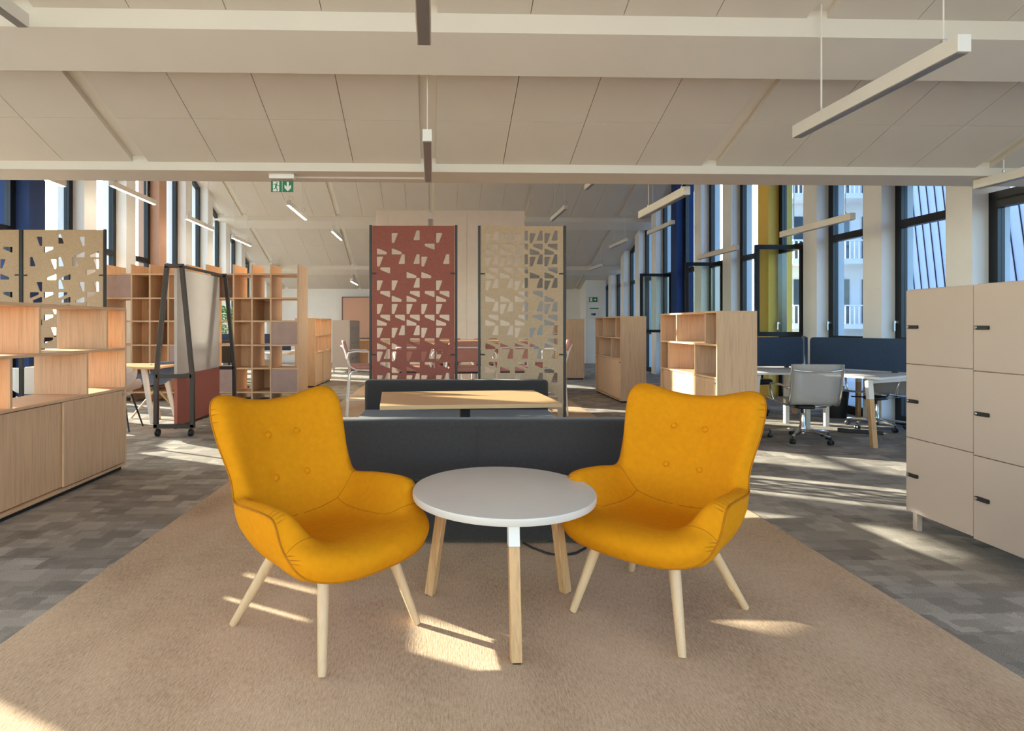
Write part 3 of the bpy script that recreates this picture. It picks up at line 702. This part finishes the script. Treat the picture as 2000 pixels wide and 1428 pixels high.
MB().box(-.018, .018, .03, 1.26, .70, 1.93).build('gloss_panel', M_board, mbd, bevel=.003)
MB().box(-.02, .02, .03, 1.26, .11, .699).build('fabric_panel', M_redfab, mbd, bevel=.004)

# ------------------------------------------------------------------ lockers
def locker(name, label, loc, rz, cols, cw, tops, door_z, group=None, legs=None):
    t = thing(name, label, 'locker', loc, rz, group); D = .48; L = cols * cw       # front at local x=0 facing +x, length along y
    MB().box(-D, -.022, 0, L, door_z[0], tops - .002).build('carcass', M_locker, t, bevel=.002)
    for i in range(cols):
        for j in range(len(door_z) - 1):
            y0, y1 = i * cw + .002, (i + 1) * cw - .002; z0, z1 = door_z[j] + .002, door_z[j + 1] - .002
            dr = MB().box(-.02, 0, y0, y1, z0, z1).build('locker_door', M_locker, t, bevel=.0015)
            ly, lz = y0 + .032, (z0 + z1) / 2
            q = round_poly([(ly - .018, lz - .011), (ly + .062, lz - .011), (ly + .062, lz + .011), (ly - .018, lz + .011)], .006, 3)
            lk = MB(); n = len(q); p = [(0, a, b) for a, b in q] + [(.010, a, b) for a, b in q]
            lk.add(p, [tuple(range(n, 2 * n))] + [(k, (k + 1) % n, n + (k + 1) % n, n + k) for k in range(n)]); l_ = lk.build('combination_lock', M_black, dr)
            MB().lathe([(.009, 0), (.009, .004), (.006, .006)], (.010, ly - .007, lz), 12, 'x').build('lock_knob', M_steel, l_)
    for y, x in legs or [(y, x) for y in (.04, L - .04) for x in (-.04, -D + .04)]:
        MB().box(x - .016, x + .016, y - .016, y + .016, 0, door_z[0]).build('leg', M_locker, t)
    return t
LZ = [.113, .573, 1.032, 1.49]
locker('locker_unit', 'greige three-door locker column at the right, nearer the desks', (2.875, 3.60, 0), R(180), 1, .462, 1.497, LZ, 'greige locker columns', [(.04, -.04), (.04, -.44), (.42, -.44)])
locker('locker_unit', 'greige three-door locker column cut off by the right picture edge', (2.872, 3.136, 0), R(180), 1, .462, 1.50, [.105, .563, 1.023, 1.495], 'greige locker columns', [(.04, -.44), (.42, -.44), (.42, -.04)])
locker('locker_unit', 'far pale grey locker block on legs beside the pink bar stools', (-2.67, 15.6, 0), 0, 4, .43, 1.42, [.13, .56, .99, 1.418])

# ------------------------------------------------------------------ 120-degree desk cluster
def desk_legs(t, pts):
    for (x, y), (tx, ty) in pts:
        a, b = Vector((x, y, 0)), Vector((tx, ty, .70)); m = a.lerp(b, .72)
        lg = MB().bar(a, m, .05, .05).build('leg', M_oak_leg, t, bevel=.003); MB().bar(m, b, .052, .052).build('leg_socket', M_white, lg, bevel=.002)
OX, OY, AL, DW = 4.53, 7.25, 1.17, .80
def dirv(deg): return Vector((math.cos(R(deg)), math.sin(R(deg))))
ARM = [180, 300, 60]
names = [('white 120-degree desk facing the camera with the chrome chair pushed in', 0), ('white 120-degree desk beside the right-hand windows behind the lockers', 1), ('white 120-degree desk behind the blue screens', 2)]
for lab, k in names:
    a1, a2 = ARM[k], ARM[(k + 1) % 3]
    if a2 < a1: a2 += 360
    u1, u2 = dirv(a1), dirv(a2); n1, n2 = dirv(a1 + 90), dirv(a2 - 90); bi = dirv((a1 + a2) / 2)
    g = .012
    o = bi * g * 2
    P = [o, u1 * AL + n1 * g, u1 * AL + n1 * DW, bi * (DW / math.sin(R(60))), u2 * AL + n2 * DW, u2 * AL + n2 * g]
    if k == 1: P = [o, u1 * AL + n1 * g, u1 * AL + n1 * (DW - .1), bi * .78, u2 * AL + n2 * (DW - .1), u2 * AL + n2 * g]
    t = thing('desk', lab, 'desk', (OX, OY, 0), 0, 'white desks of the three-armed cluster')
    poly = [tuple(p) for p in P]
    MB().prism(round_poly(poly, .03, 3), .715, .74).build('desk_top', M_white, t, bevel=.002)
    i1, i2 = u1 * (AL - .15) + n1 * (DW - (.06 if k != 1 else .16)), u2 * (AL - .15) + n2 * (DW - (.06 if k != 1 else .16))
    b1, b2 = u1 * (AL - .09) + n1 * .10, u2 * (AL - .09) + n2 * .10
    desk_legs(t, [((i1 + u1 * .05).to_tuple(), i1.to_tuple()), ((i2 + u2 * .05).to_tuple(), i2.to_tuple()), ((b1 + u1 * .05).to_tuple(), b1.to_tuple())])
    for p, q in ((i1, b1), (i2, b2)):
        MB().bar((p.x, p.y, .69), (q.x, q.y, .69), .04, .05).build('under_frame', M_white, t)
    c = bi * .25
    MB().box(c.x - .025, c.x + .025, c.y - .025, c.y + .025, 0, .715).build('leg', M_metal_w, t)
for k, lab in enumerate(('slate blue desk screen behind the chrome chair, left of the two', 'slate blue desk screen beside the lockers, right of the two', 'slate blue desk screen at the back of the desk cluster')):
    u = dirv(ARM[k]); t = thing('desk_screen', lab, 'desk screen', (OX, OY, 0), R(ARM[k]), 'slate blue desk screens')
    q = round_poly([(.05, .755), (AL + .02, .755), (AL + .02, 1.125), (.05, 1.125)], .05, 5); n = len(q)
    MB().add([(x, -.018, z) for x, z in q] + [(x, .018, z) for x, z in q], [tuple(range(n)), tuple(range(2 * n - 1, n - 1, -1))] + [(i, n + i, n + (i + 1) % n, (i + 1) % n) for i in range(n)]).build('fabric_panel', M_bluefab, t, bevel=.006)
    for x in (.25, .95): box('bracket', M_black, t, x - .025, x + .025, -.010, .010, .741, .757)

def star_base(t, mat, r, legn=5, z=.085, ph=0.0):
    for k in range(legn):
        a = ph + 2 * math.pi * k / legn; c, s = math.cos(a), math.sin(a)
        l_ = MB().bar((.02 * c, .02 * s, z + .03), (r * c, r * s, z), .05, .035, (0, 0, 1), .028, .022).build('base_arm', mat, t, bevel=.004)
        x, y = r * c, r * s; tx, ty = -s, c
        w = MB()
        for o_ in (-.017, .017):
            w.bar((x + tx * (o_ - .009), y + ty * (o_ - .009), .028), (x + tx * (o_ + .009), y + ty * (o_ + .009), .028), .001, .001)
        w = MB().lathe([(.022, -.026), (.027, -.022), (.027, -.008), (.016, -.006), (.016, .006), (.027, .008), (.027, .022), (.022, .026)], (0, 0, 0), 14, 'x')
        m = Matrix.Rotation(a + math.pi / 2, 3, 'Z'); w.v = [tuple(m @ Vector(v) + Vector((x, y, .0275))) for v in w.v]
        w.tube([(x, y, .04), (x, y, z)], .008, 8); w.build('caster', M_black, l_, 50)
def chrome_chair(name, label, loc, rz):
    t = thing(name, label, 'chair', loc, rz, 'chrome mesh office chairs')     # faces local +y, back at -y
    star_base(t, M_chrome, .31, ph=R(-62))
    MB().lathe([(.034, .07), (.034, .16), (.026, .17), (.026, .30)], seg=16).build('gas_lift', M_chrome, t, 40)
    MB().lathe([(.014, .30), (.014, .36)], seg=12).build('piston', M_black, t, 40)
    MB().box(-.09, .09, -.10, .12, .355, .40).build('tilt_mechanism', M_black, t, bevel=.015)
    MB().tube([(.06, .02, .375), (.27, .03, .365)], .008, 8).build('tilt_lever', M_black, t, 40)
    side = [(-.0, .25, .445), (.0, .20, .452), (0, .0, .428), (0, -.16, .415), (0, -.215, .43), (0, -.245, .49), (0, -.27, .62), (0, -.295, .80), (0, -.30, .86)]
    prof_ = [Vector(p) for p in side]; pts = []
    for i in range(len(prof_) - 1):
        p0, p1, p2, p3 = prof_[max(i - 1, 0)], prof_[i], prof_[i + 1], prof_[min(i + 2, len(prof_) - 1)]
        for k in range(5):
            q = k / 5; pts.append(0.5 * ((2 * p1) + (p2 - p0) * q + (2 * p0 - 5 * p1 + 4 * p2 - p3) * q * q + (3 * p1 - p0 - 3 * p2 + p3) * q ** 3))
    pts.append(prof_[-1])
    m = MB(); n = len(pts); xs = [-.25, -.125, 0, .125, .25]
    m.add([(x, p.y, p.z) for p in pts for x in xs], [(i * 5 + j, i * 5 + j + 1, (i + 1) * 5 + j + 1, (i + 1) * 5 + j) for i in range(n - 1) for j in range(4)])
    o = m.build('mesh_sling', M_mesh, t, 60); sd = o.modifiers.new('solid', 'SOLIDIFY'); sd.thickness = .004
    for s in (-1, 1):
        MB().tube([(s * .258, p.y, p.z) for p in pts], .013, 8).build('side_rail', M_chrome, t, 60)
        MB().tube([(s * .262, -.262, .60), (s * .295, -.24, .615), (s * .305, -.15, .63), (s * .305, .06, .625), (s * .30, .10, .60), (s * .285, .11, .52), (s * .265, .09, .44)], .012, 8).build('armrest', M_chrome, t, 60)
    MB().tube([(-.26, -.29, .80), (-.13, -.325, .785), (0, -.34, .78), (.13, -.325, .785), (.26, -.29, .80)], .008, 8).build('back_spreader', M_chrome, t, 60)
    MB().tube([(-.225, -.15, .41), (-.12, -.06, .385), (0, -.03, .38), (.12, -.06, .385), (.225, -.15, .41)], .010, 8).build('seat_spreader', M_chrome, t, 60)
    return t
chrome_chair('office_chair', 'chrome office chair with grey mesh back turned to the camera', (3.93, 6.36, 0), R(-4))
chrome_chair('office_chair', 'chrome office chair half hidden behind the lockers by the window', (5.30, 7.10, 0), R(115))
def black_chair(label, loc, rz):
    t = thing('task_chair', label, 'chair', loc, rz, 'black task chairs')
    star_base(t, M_black, .31, ph=R(20))
    MB().lathe([(.03, .08), (.03, .25), (.02, .25), (.02, .42)], seg=14).build('gas_lift', M_black, t, 40)
    MB().box(-.24, .24, -.23, .25, .43, .51).build('seat', M_black, t, bevel=.035, seg=4)
    MB().box(-.22, .22, -.29, -.24, .58, 1.0).build('backrest', M_black, t, bevel=.02, seg=3)
    MB().tube([(0, -.05, .42), (0, -.25, .44), (0, -.30, .55), (0, -.29, .8)], .02, 8).build('back_stem', M_black, t, 50)
    for s in (-1, 1):
        MB().tube([(s * .2, 0, .44), (s * .30, 0, .48), (s * .30, 0, .66)], .014, 8).build('arm_post', M_black, t, 50); MB().box(s * .30 - .035, s * .30 + .035, -.13, .13, .66, .69).build('arm_pad', M_black, t, bevel=.01)
    return t
black_chair('black task chair tucked in on the far side of the blue screen', (4.32, 8.30, 0), R(200))
wb = thing('waste_bin', 'black waste bin by the window behind the lockers', 'bin', (5.38, 7.95, 0))
MB().lathe([(.12, 0), (.155, .38), (.15, .38), (.116, .01)], seg=24).build('bin_body', M_black, wb, 40); MB().lathe([(.15, .375), (.16, .375), (.16, .39), (.15, .39)], seg=24).build('rim', M_black, wb, 40)
ps = thing('power_strip', 'black power strip lying on the floor under the desk', 'power strip', (4.85, 6.75, 0), R(-30))
MB().box(-.22, .22, -.025, .025, 0, .045).build('strip_body', M_black, ps, bevel=.006)
for k in range(6): MB().lathe([(.018, 0), (.018, .003)], (-.17 + k * .065, 0, .045), 12).build('socket', M_steel, ps)

# ------------------------------------------------------------------ bar table and stools
btb = thing('bar_table', 'high oak-topped bar table behind the felt screens', 'table', (.10, 8.30, .006))
MB().box(-1.13, 1.13, -.35, .35, 1.02, 1.055).build('table_top', M_oak_table, btb, bevel=.003)
for s in (-1, 1):
    for y in (-.28, .28): MB().bar((s * 1.02, y, 0), (s * 1.02, y, 1.02), .04, .04).build('leg', M_metal_w, btb)
    MB().bar((s * 1.02, -.28, .25), (s * 1.02, .28, .25), .03, .03).build('cross_bar', M_metal_w, btb)
def make_stool():
    t = thing('bar_stool', '', 'stool', group='pink bar stools')                 # faces local +y
    MB().box(-.21, .21, -.20, .22, .665, .735).build('seat', M_pink, t, bevel=.03, seg=4)
    MB().box(-.19, .19, -.18, .19, .645, .667).build('seat_pan', M_black, t, bevel=.004)
    m = MB(); q = round_poly([(-.215, .80), (.215, .80), (.215, 1.06), (-.215, 1.06)], .05, 5); n = len(q)
    def yy(x, z): return -.235 - .06 * (z - .80) / .26 + .35 * x * x
    m.add([(x, yy(x, z) - .022, z) for x, z in q] + [(x, yy(x, z) + .022, z) for x, z in q], [tuple(range(n)), tuple(range(2 * n - 1, n - 1, -1))] + [(i, n + i, n + (i + 1) % n, (i + 1) % n) for i in range(n)])
    m.build('backrest', M_pink, t, bevel=.012)
    for s in (-1, 1):
        MB().tube([(s * .235, -.235, 0), (s * .215, -.20, .60), (s * .205, -.17, .645), (s * .19, -.10, .655)], .0115, 8).build('leg', M_white, t, 60)
        MB().tube([(s * .235, .235, 0), (s * .215, .19, .60), (s * .205, .16, .645), (s * .19, .08, .655)], .0115, 8).build('leg', M_white, t, 60)
        MB().tube([(s * .215, .10, .66), (s * .228, -.12, .67), (s * .232, -.20, .72), (s * .225, -.245, .88), (s * .20, -.285, .98), (s * .12, -.305, .985), (0, -.31, .985)], .0115, 8).build('back_tube', M_white, t, 60)
        MB().tube([(s * .232, -.235, .82), (s * .255, -.22, .90), (s * .262, -.12, .92), (s * .262, .05, .915), (s * .25, .09, .88), (s * .225, .08, .68)], .0115, 8).build('arm_tube', M_white, t, 60)
    for y in (-.225, .22): MB().tube([(-.227, y, .24), (.227, y, .24)], .010, 8).build('footrest', M_white, t, 60)
    for s in (-1, 1): MB().tube([(s * .228, -.222, .27), (s * .228, .222, .27)], .009, 8).build('side_bar', M_white, t, 60)
    return t
st = make_stool(); st.location = (-1.16, 7.92, .006); st.rotation_euler = (0, 0, R(-78)); st['label'] = 'pink bar stool with white frame left of the red felt screen'
dup(st, (.19, 7.55, .006), R(6), 'pink bar stool with its back to the camera in the gap between the screens')
dup(st, (-.42, 7.6, .006), R(-8), 'pink bar stool seen through the holes of the red screen')
dup(st, (.86, 7.6, .006), R(4), 'pink bar stool seen through the left holes of the beige screen')
dup(st, (1.47, 8.3, .006), R(84), 'pink bar stool at the right end of the bar table')
dup(st, (-.02, 9.02, .006), R(176), 'pink bar stool on the far side of the bar table behind the red screen')
dup(st, (.62, 9.02, .006), R(184), 'pink bar stool on the far side of the bar table behind the beige screen')

# ------------------------------------------------------------------ left meeting table and chairs
mt = thing('meeting_table', 'oak meeting table with white tapered legs behind the left bookcase', 'table', (-4.58, 7.72, 0))
MB().prism(round_poly([(-.85, -.40), (.85, -.40), (.85, .40), (-.85, .40)], .08, 5), .712, .738).build('table_top', M_oak_table, mt, bevel=.002)
for s in (-1, 1):
    for y in (-1, 1): MB().bar((s * .76, y * .31, 0), (s * .62, y * .25, .71), .042, .042, (0, 1, 0), .07, .05).build('leg', M_white, mt, bevel=.008)
def shell_chair(name, label, loc, rz, mat, legmat, wooden):
    t = thing(name, label, 'chair', loc, rz)                                     # faces local +y
    cage = []; nx = 9
    prof_ = [(.24, .455, .20), (.15, .445, .225), (0, .44, .235), (-.14, .45, .25), (-.215, .50, .265), (-.25, .60, .275), (-.275, .70, .25), (-.285, .78, .20)]
    for i, (y, z, hw) in enumerate(prof_):
        for j in range(nx):
            x = (j / (nx - 1) * 2 - 1); lift = (.17 if 1 <= i <= 5 else .05) * max(0, abs(x) - .45) / .55 * (1 if i else .4); fwd = .14 * x * x if i >= 4 else 0
            cage.append((x * hw, y + fwd, z + lift * (1.0 if i < 6 else .2)))
    m = MB(); m.add(cage, [(i * nx + j, i * nx + j + 1, (i + 1) * nx + j + 1, (i + 1) * nx + j) for i in range(len(prof_) - 1) for j in range(nx - 1)])
    o = m.build('seat_shell', mat, t, 180); sd = o.modifiers.new('solid', 'SOLIDIFY'); sd.thickness = .022; ss = o.modifiers.new('sub', 'SUBSURF'); ss.levels = 2; ss.render_levels = 2
    MB().lathe([(.05, .36), (.06, .41), (.10, .43)], seg=14).build('mount', M_black, t, 40)
    for k in range(4):
        a = R(45 + 90 * k); c, s = math.cos(a), math.sin(a)
        if wooden: MB().tube([(.31 * c, .31 * s, .006), (.02 * c, .02 * s, .37)], [.013, .018], 10).build('leg', legmat, t, 50)
        else: MB().tube([(.30 * c, .30 * s, .004), (.16 * c, .16 * s, .42)], [.009, .013], 10).build('leg', legmat, t, 50)
    return t
shell_chair('shell_chair', 'denim blue shell chair on wooden legs behind the mobile board', (-4.08, 8.02, 0), R(80), M_bluechair, M_beech, True)
shell_chair('shell_chair', 'light grey felt shell chair with black legs beside the left bookcase', (-4.02, 6.98, 0), R(8), M_greychair, M_black, False)
shell_chair('shell_chair', 'white shell chair seen through the lower shelf of the left bookcase', (-5.02, 6.95, 0), R(-5), M_whitechair, M_metal_w, False)

# ------------------------------------------------------------------ desks, plant and chairs far left
fd = thing('bench_desk', 'white bench desk seen through the open shelving', 'desk', (-4.42, 11.75, 0))
for y in (-.80, .02): box('desk_top', M_white, fd, -1.2, 1.2, y, y + .78, .715, .74, .002)
for s in (-1, 1):
    for y in (-.75, .75): MB().bar((s * 1.14, y, 0), (s * 1.14, y, .715), .05, .05).build('leg', M_metal_w, fd)
    MB().bar((s * 1.14, -.75, .69), (s * 1.14, .75, .69), .04, .05).build('under_frame', M_metal_w, fd)
fs = thing('desk_screen', 'long slate blue screen on the bench desk behind the open shelving', 'desk screen', (-4.42, 11.75, 0))
MB().box(-1.2, 1.2, -.016, .016, .76, 1.10).build('fabric_panel', M_bluefab, fs, bevel=.006)
for x in (-.8, .8): box('bracket', M_black, fs, x - .03, x + .03, -.012, .012, .735, .762)
pd = thing('pedestal_cabinet', 'white drawer pedestal under the far bench desk', 'cabinet', (-3.62, 11.45, 0))
box('carcass', M_white, pd, -.21, .21, -.28, .28, .04, .58, .004)
for k in range(3):
    d_ = box('drawer_front', M_white, pd, -.205, .205, -.30, -.28, .05 + k * .177, .22 + k * .177, .003); MB().lathe([(.012, 0), (.012, .008)], (.0, -.308, .19 + k * .177), 12, 'y').build('knob', M_black, d_)
for x in (-.17, .17):
    for y in (-.22, .22): box('foot', M_black, pd, x - .02, x + .02, y - .02, y + .02, 0, .04)
black_chair('black task chair in front of the far bench desk, right one', (-4.10, 10.90, 0), R(10))
black_chair('black task chair in front of the far bench desk, left one', (-4.95, 10.95, 0), R(-20))
pl = thing('potted_plant', 'bushy green pot plant behind the open shelving', 'plant', (-4.98, 13.05, 0))
MB().lathe([(.15, 0), (.19, .70), (.18, .70), (.17, .66)], seg=20).build('planter', M_pot, pl, 40)
MB().tube([(0, 0, .6), (.02, 0, 1.0), (0, .02, 1.35)], .015, 6).build('stem', M_oak_leg, pl)
m = MB()
for k in range(900):
    a = random.uniform(0, 6.283); z = random.uniform(.72, 1.68); r = .34 * math.sqrt(random.random()) * (1 - ((z - 1.15) / .75) ** 2)
    c = Vector((r * math.cos(a), r * math.sin(a), z)); d = Vector((math.cos(a), math.sin(a), random.uniform(-.4, .8))).normalized(); s_ = d.cross(Vector((0, 0, 1))).normalized(); L = random.uniform(.09, .16)
    up = s_.cross(d) * .012
    m.add([c, c + d * L * .5 + s_ * .018 + up, c + d * L, c + d * L * .5 - s_ * .018 + up], [(0, 1, 2, 3)])
o = m.build('foliage', M_leaf, pl); o['kind'] = 'stuff'

# far wall furniture
pb = thing('pinboard', 'large clay-pink pinboard behind the far grey lockers', 'pinboard', (-2.75, 19.3, 0))
MB().box(-.80, 1.25, 0, .03, .85, 2.22).build('felt_surface', M_pinboard, pb); 
for a in ((-.82, -.80, .83, 2.24), (1.25, 1.27, .83, 2.24), (-.82, 1.27, 2.22, 2.24), (-.82, 1.27, .83, .85)): box('frame_bar', M_blackm, pb, a[0], a[1], -.01, .03, a[2], a[3])
for x in (-.5, .95): box('leg', M_blackm, pb, x - .02, x + .02, 0, .03, 0, .83)
lb = thing('low_bookcase', 'low oak bookcase with two shelves under the clay-pink pinboard', 'bookcase', (-2.30, 17.75, 0))
for z in (.03, .42, .80): box('shelf', M_oak_x, lb, -.6, .6, 0, .4, z, z + .022)
for x in (-.6, 0, .578): box('side_panel', M_oak_z, lb, x, x + .022, .001, .4, 0, .80)
box('back_panel', M_oak_z, lb, -.6, .6, .385, .399, .03, .80)

# ------------------------------------------------------------------ pendant lamps
def pendant(label, u, v0, v1, zb, lit=False, loop=True, hw=.032, hh=.085):
    t = thing('pendant_lamp', label, 'lamp', (0, 0, 0), ROT, 'linear pendant lamps')
    zt_ = zb + hh
    MB().box(u - hw, u + hw, v0, v1, zb + .004, zt_).build('housing', M_metal_w, t, bevel=.0015)
    MB().box(u - (.018 if lit else hw - .006), u + (.018 if lit else hw - .006), v0 + .012, v1 - .012, zb, zb + .006).build('diffuser', M_diff_on if lit else M_diff_off, t)
    L = v1 - v0
    for i, v in enumerate((v0 + .09 * L, v1 - .2 * L)):
        zc = roof(v) - (.002 if min(abs(u - c) for c in CH) < .06 else .052)
        c_ = MB().tube([(u, v, zt_), (u, v, zc)], .0035 if i == 0 else .0055, 6).build('suspension_cable', M_metal_w, t)
        MB().lathe([(.012, 0), (.012, .025), (.006, .03)], (u, v, zt_), 10).build('gripper', M_steel, c_)
        if loop:
            MB().tube([(u + .02 + .035 * math.cos(k * .524), v, zt_ + .06 + .035 * math.sin(k * .524)) for k in range(12)], .004, 6, True).build('cable_coil', M_plasticclear, c_)
    return t
PD = [('largest linear pendant lamp, hanging at the upper right above the lockers', 2.45, 2.58, 3.80, 2.53, 0, 0),
 ('linear pendant lamp cut off by the right picture edge under the beam', 5.02, 3.9, 5.17, 2.527, 0, 0),
 ('linear pendant lamp just below the beam, above the near right-hand bookcase', 2.45, 5.47, 6.70, 2.53, 0, 0),
 ('linear pendant lamp in front of the right-hand windows, nearest of that row', 5.0, 6.7, 8.1, 2.53, 0, 0),
 ('linear pendant lamp in front of the right-hand windows, second of that row', 5.0, 9.3, 10.7, 2.51, 0, 0),
 ('linear pendant lamp beside the blue painted window pier', 5.0, 11.8, 13.2, 3.38, 0, 1),
 ('linear pendant lamp deep in the right aisle, next to last', 5.0, 14.66, 16.06, 3.44, 0, 1),
 ('smallest linear pendant lamp, deepest in the right aisle', 5.0, 16.9, 18.3, 3.02, 0, 1),
 ('linear pendant lamp above the dense beige screen, to its right', 2.6, 11.15, 12.5, 3.55, 0, 1),
 ('linear pendant lamp of which only the tip shows below the beam', 2.6, 8.3, 9.67, 3.57, 0, 1),
 ('lit linear pendant lamp in front of the clay-pink painted pier', -4.98, 9.0, 10.4, 3.43, 1, 1),
 ('lit linear pendant lamp beside the blue painted pier at the left', -4.98, 6.48, 7.88, 3.14, 1, 1),
 ('lit linear pendant lamp above the mobile board', -4.96, 11.67, 13.07, 3.41, 1, 1),
 ('lit linear pendant lamp above the right half of the open shelving', -4.85, 14.0, 15.4, 3.38, 1, 1),
 ('lit linear pendant lamp peeping out above the top of the open shelving', -4.85, 17.3, 18.6, 3.06, 1, 1),
 ('pale linear pendant lamp to the right of the exit sign', -2.45, 9.75, 11.1, 3.30, 1, 1),
 ('pale linear pendant lamp left of the red screen, upper one', -2.45, 14.0, 15.4, 3.55, 1, 1),
 ('pale linear pendant lamp left of the red screen, lower one', -2.40, 16.9, 18.3, 2.56, 1, 1),
 ('linear pendant lamp at the top picture edge seen end-on', -.04, 1.35, 2.59, 2.53, 0, 0),
 ('linear pendant lamp crossing the beam in the middle, seen end-on', -.04, 3.92, 5.05, 2.527, 0, 0),
 ('linear pendant lamp above the gap between the screens, seen end-on', -.03, 6.8, 8.0, 2.53, 0, 0),
 ('dark linear pendant lamp in the upper left corner', -2.45, 2.25, 3.50, 3.05, 0, 0)]
for lab, u, v0, v1, zb, lit, lp in PD: pendant(lab, u, v0, v1, zb, bool(lit), bool(lp))

# ------------------------------------------------------------------ exit signs, conduit, notice
ex = thing('exit_sign', 'green emergency exit sign with running figure and arrow under the beam', 'sign', (-1.475, 5.10, 2.617), ROT)
box('lamp_housing', M_white, ex, -.11, .11, -.03, .03, -.045, 0, .004)
pt = box('sign_plate', M_green, ex, -.098, .098, -.004, .004, -.158, -.062)
box('plate_hanger', M_plasticclear, ex, -.098, .098, -.003, .003, -.062, -.045)
yk = -.0045
def flat(name, mat, polys, th=.0012):
    m = MB()
    for q in polys:
        n = len(q); m.add([(x, yk - th, z) for x, z in q] + [(x, yk, z) for x, z in q], [tuple(range(n)), tuple(range(2 * n - 1, n - 1, -1))] + [(i, n + i, n + (i + 1) % n, (i + 1) % n) for i in range(n)])
    return m.build(name, mat, pt)
flat('arrow', M_signwhite, [[(.042, -.070), (.042, -.112), (.022, -.094), (.022, -.124), (.051, -.153), (.080, -.124), (.080, -.094), (.060, -.112), (.060, -.070)][::-1]])
flat('doorway', M_signwhite, [[(-.080, -.155), (-.024, -.155), (-.024, -.067), (-.080, -.067)]])
box('divider_line', M_signwhite, pt, .000, .003, yk - .001, yk, -.158, -.062)
yk = -.0058
def limb(a, b, w):
    a, b = Vector(a), Vector(b); d = (b - a).normalized(); n = Vector((-d.y, d.x)) * w / 2
    return [tuple(a - n), tuple(b - n), tuple(b + n), tuple(a + n)]
hd = [(-.044 + .0065 * math.cos(k * .6283), -.079 + .0065 * math.sin(k * .6283)) for k in range(10)]
flat('running_figure', M_green, [hd, limb((-.049, -.088), (-.055, -.118), .014), limb((-.047, -.090), (-.036, -.104), .005), limb((-.036, -.104), (-.024, -.106), .005), limb((-.052, -.090), (-.068, -.090), .005), limb((-.068, -.090), (-.075, -.101), .005),
     limb((-.056, -.113), (-.061, -.131), .007), limb((-.061, -.131), (-.080, -.133), .006), limb((-.053, -.113), (-.040, -.146), .007), limb((-.040, -.146), (-.047, -.153), .005)])
tk = thing('cable_conduit', 'thin white conduit under the beam from the exit sign to the middle', 'conduit', (0, 0, 0), ROT)
MB().box(-1.26, -.10, 5.215, 5.235, 2.603, 2.617).build('conduit_run', M_white, tk); box('end_cap', M_white, tk, -.115, -.08, 5.21, 5.24, 2.60, 2.617)
e2 = thing('exit_sign', 'small green exit sign on the far right pillar', 'sign', (4.86, 19.22, 2.14), ROT)
box('sign_plate', M_green, e2, -.14, .14, -.03, 0, -.08, .08); box('lamp_end', M_white, e2, -.20, -.14, -.035, 0, -.07, .07)
m = MB(); q = [(.02, -.02), (.06, -.02), (.06, -.05), (.115, 0), (.06, .05), (.06, .02), (.02, .02)]
m.add([(x, -.032, z) for x, z in q], [tuple(range(7))]); m.build('arrow', M_signwhite, e2)
m = MB(); m.add([(x, -.032, z) for x, z in ((-.11, -.06), (-.03, -.06), (-.03, .06), (-.11, .06))], [(0, 1, 2, 3)]); m.build('doorway', M_signwhite, e2)
ev = thing('notice', 'framed evacuation plan on the far right pillar below the exit sign', 'notice', (4.90, 19.22, 1.68), ROT)
box('sheet', M_signwhite, ev, -.15, .15, -.012, 0, -.20, .20); box('header_band', M_green, ev, -.14, .14, -.014, -.012, .15, .18)
for k in range(5): box('plan_line', M_seam, ev, -.11 + .03 * k, -.09 + .035 * k, -.014, -.012, -.06 - .02 * (k % 2), .0)
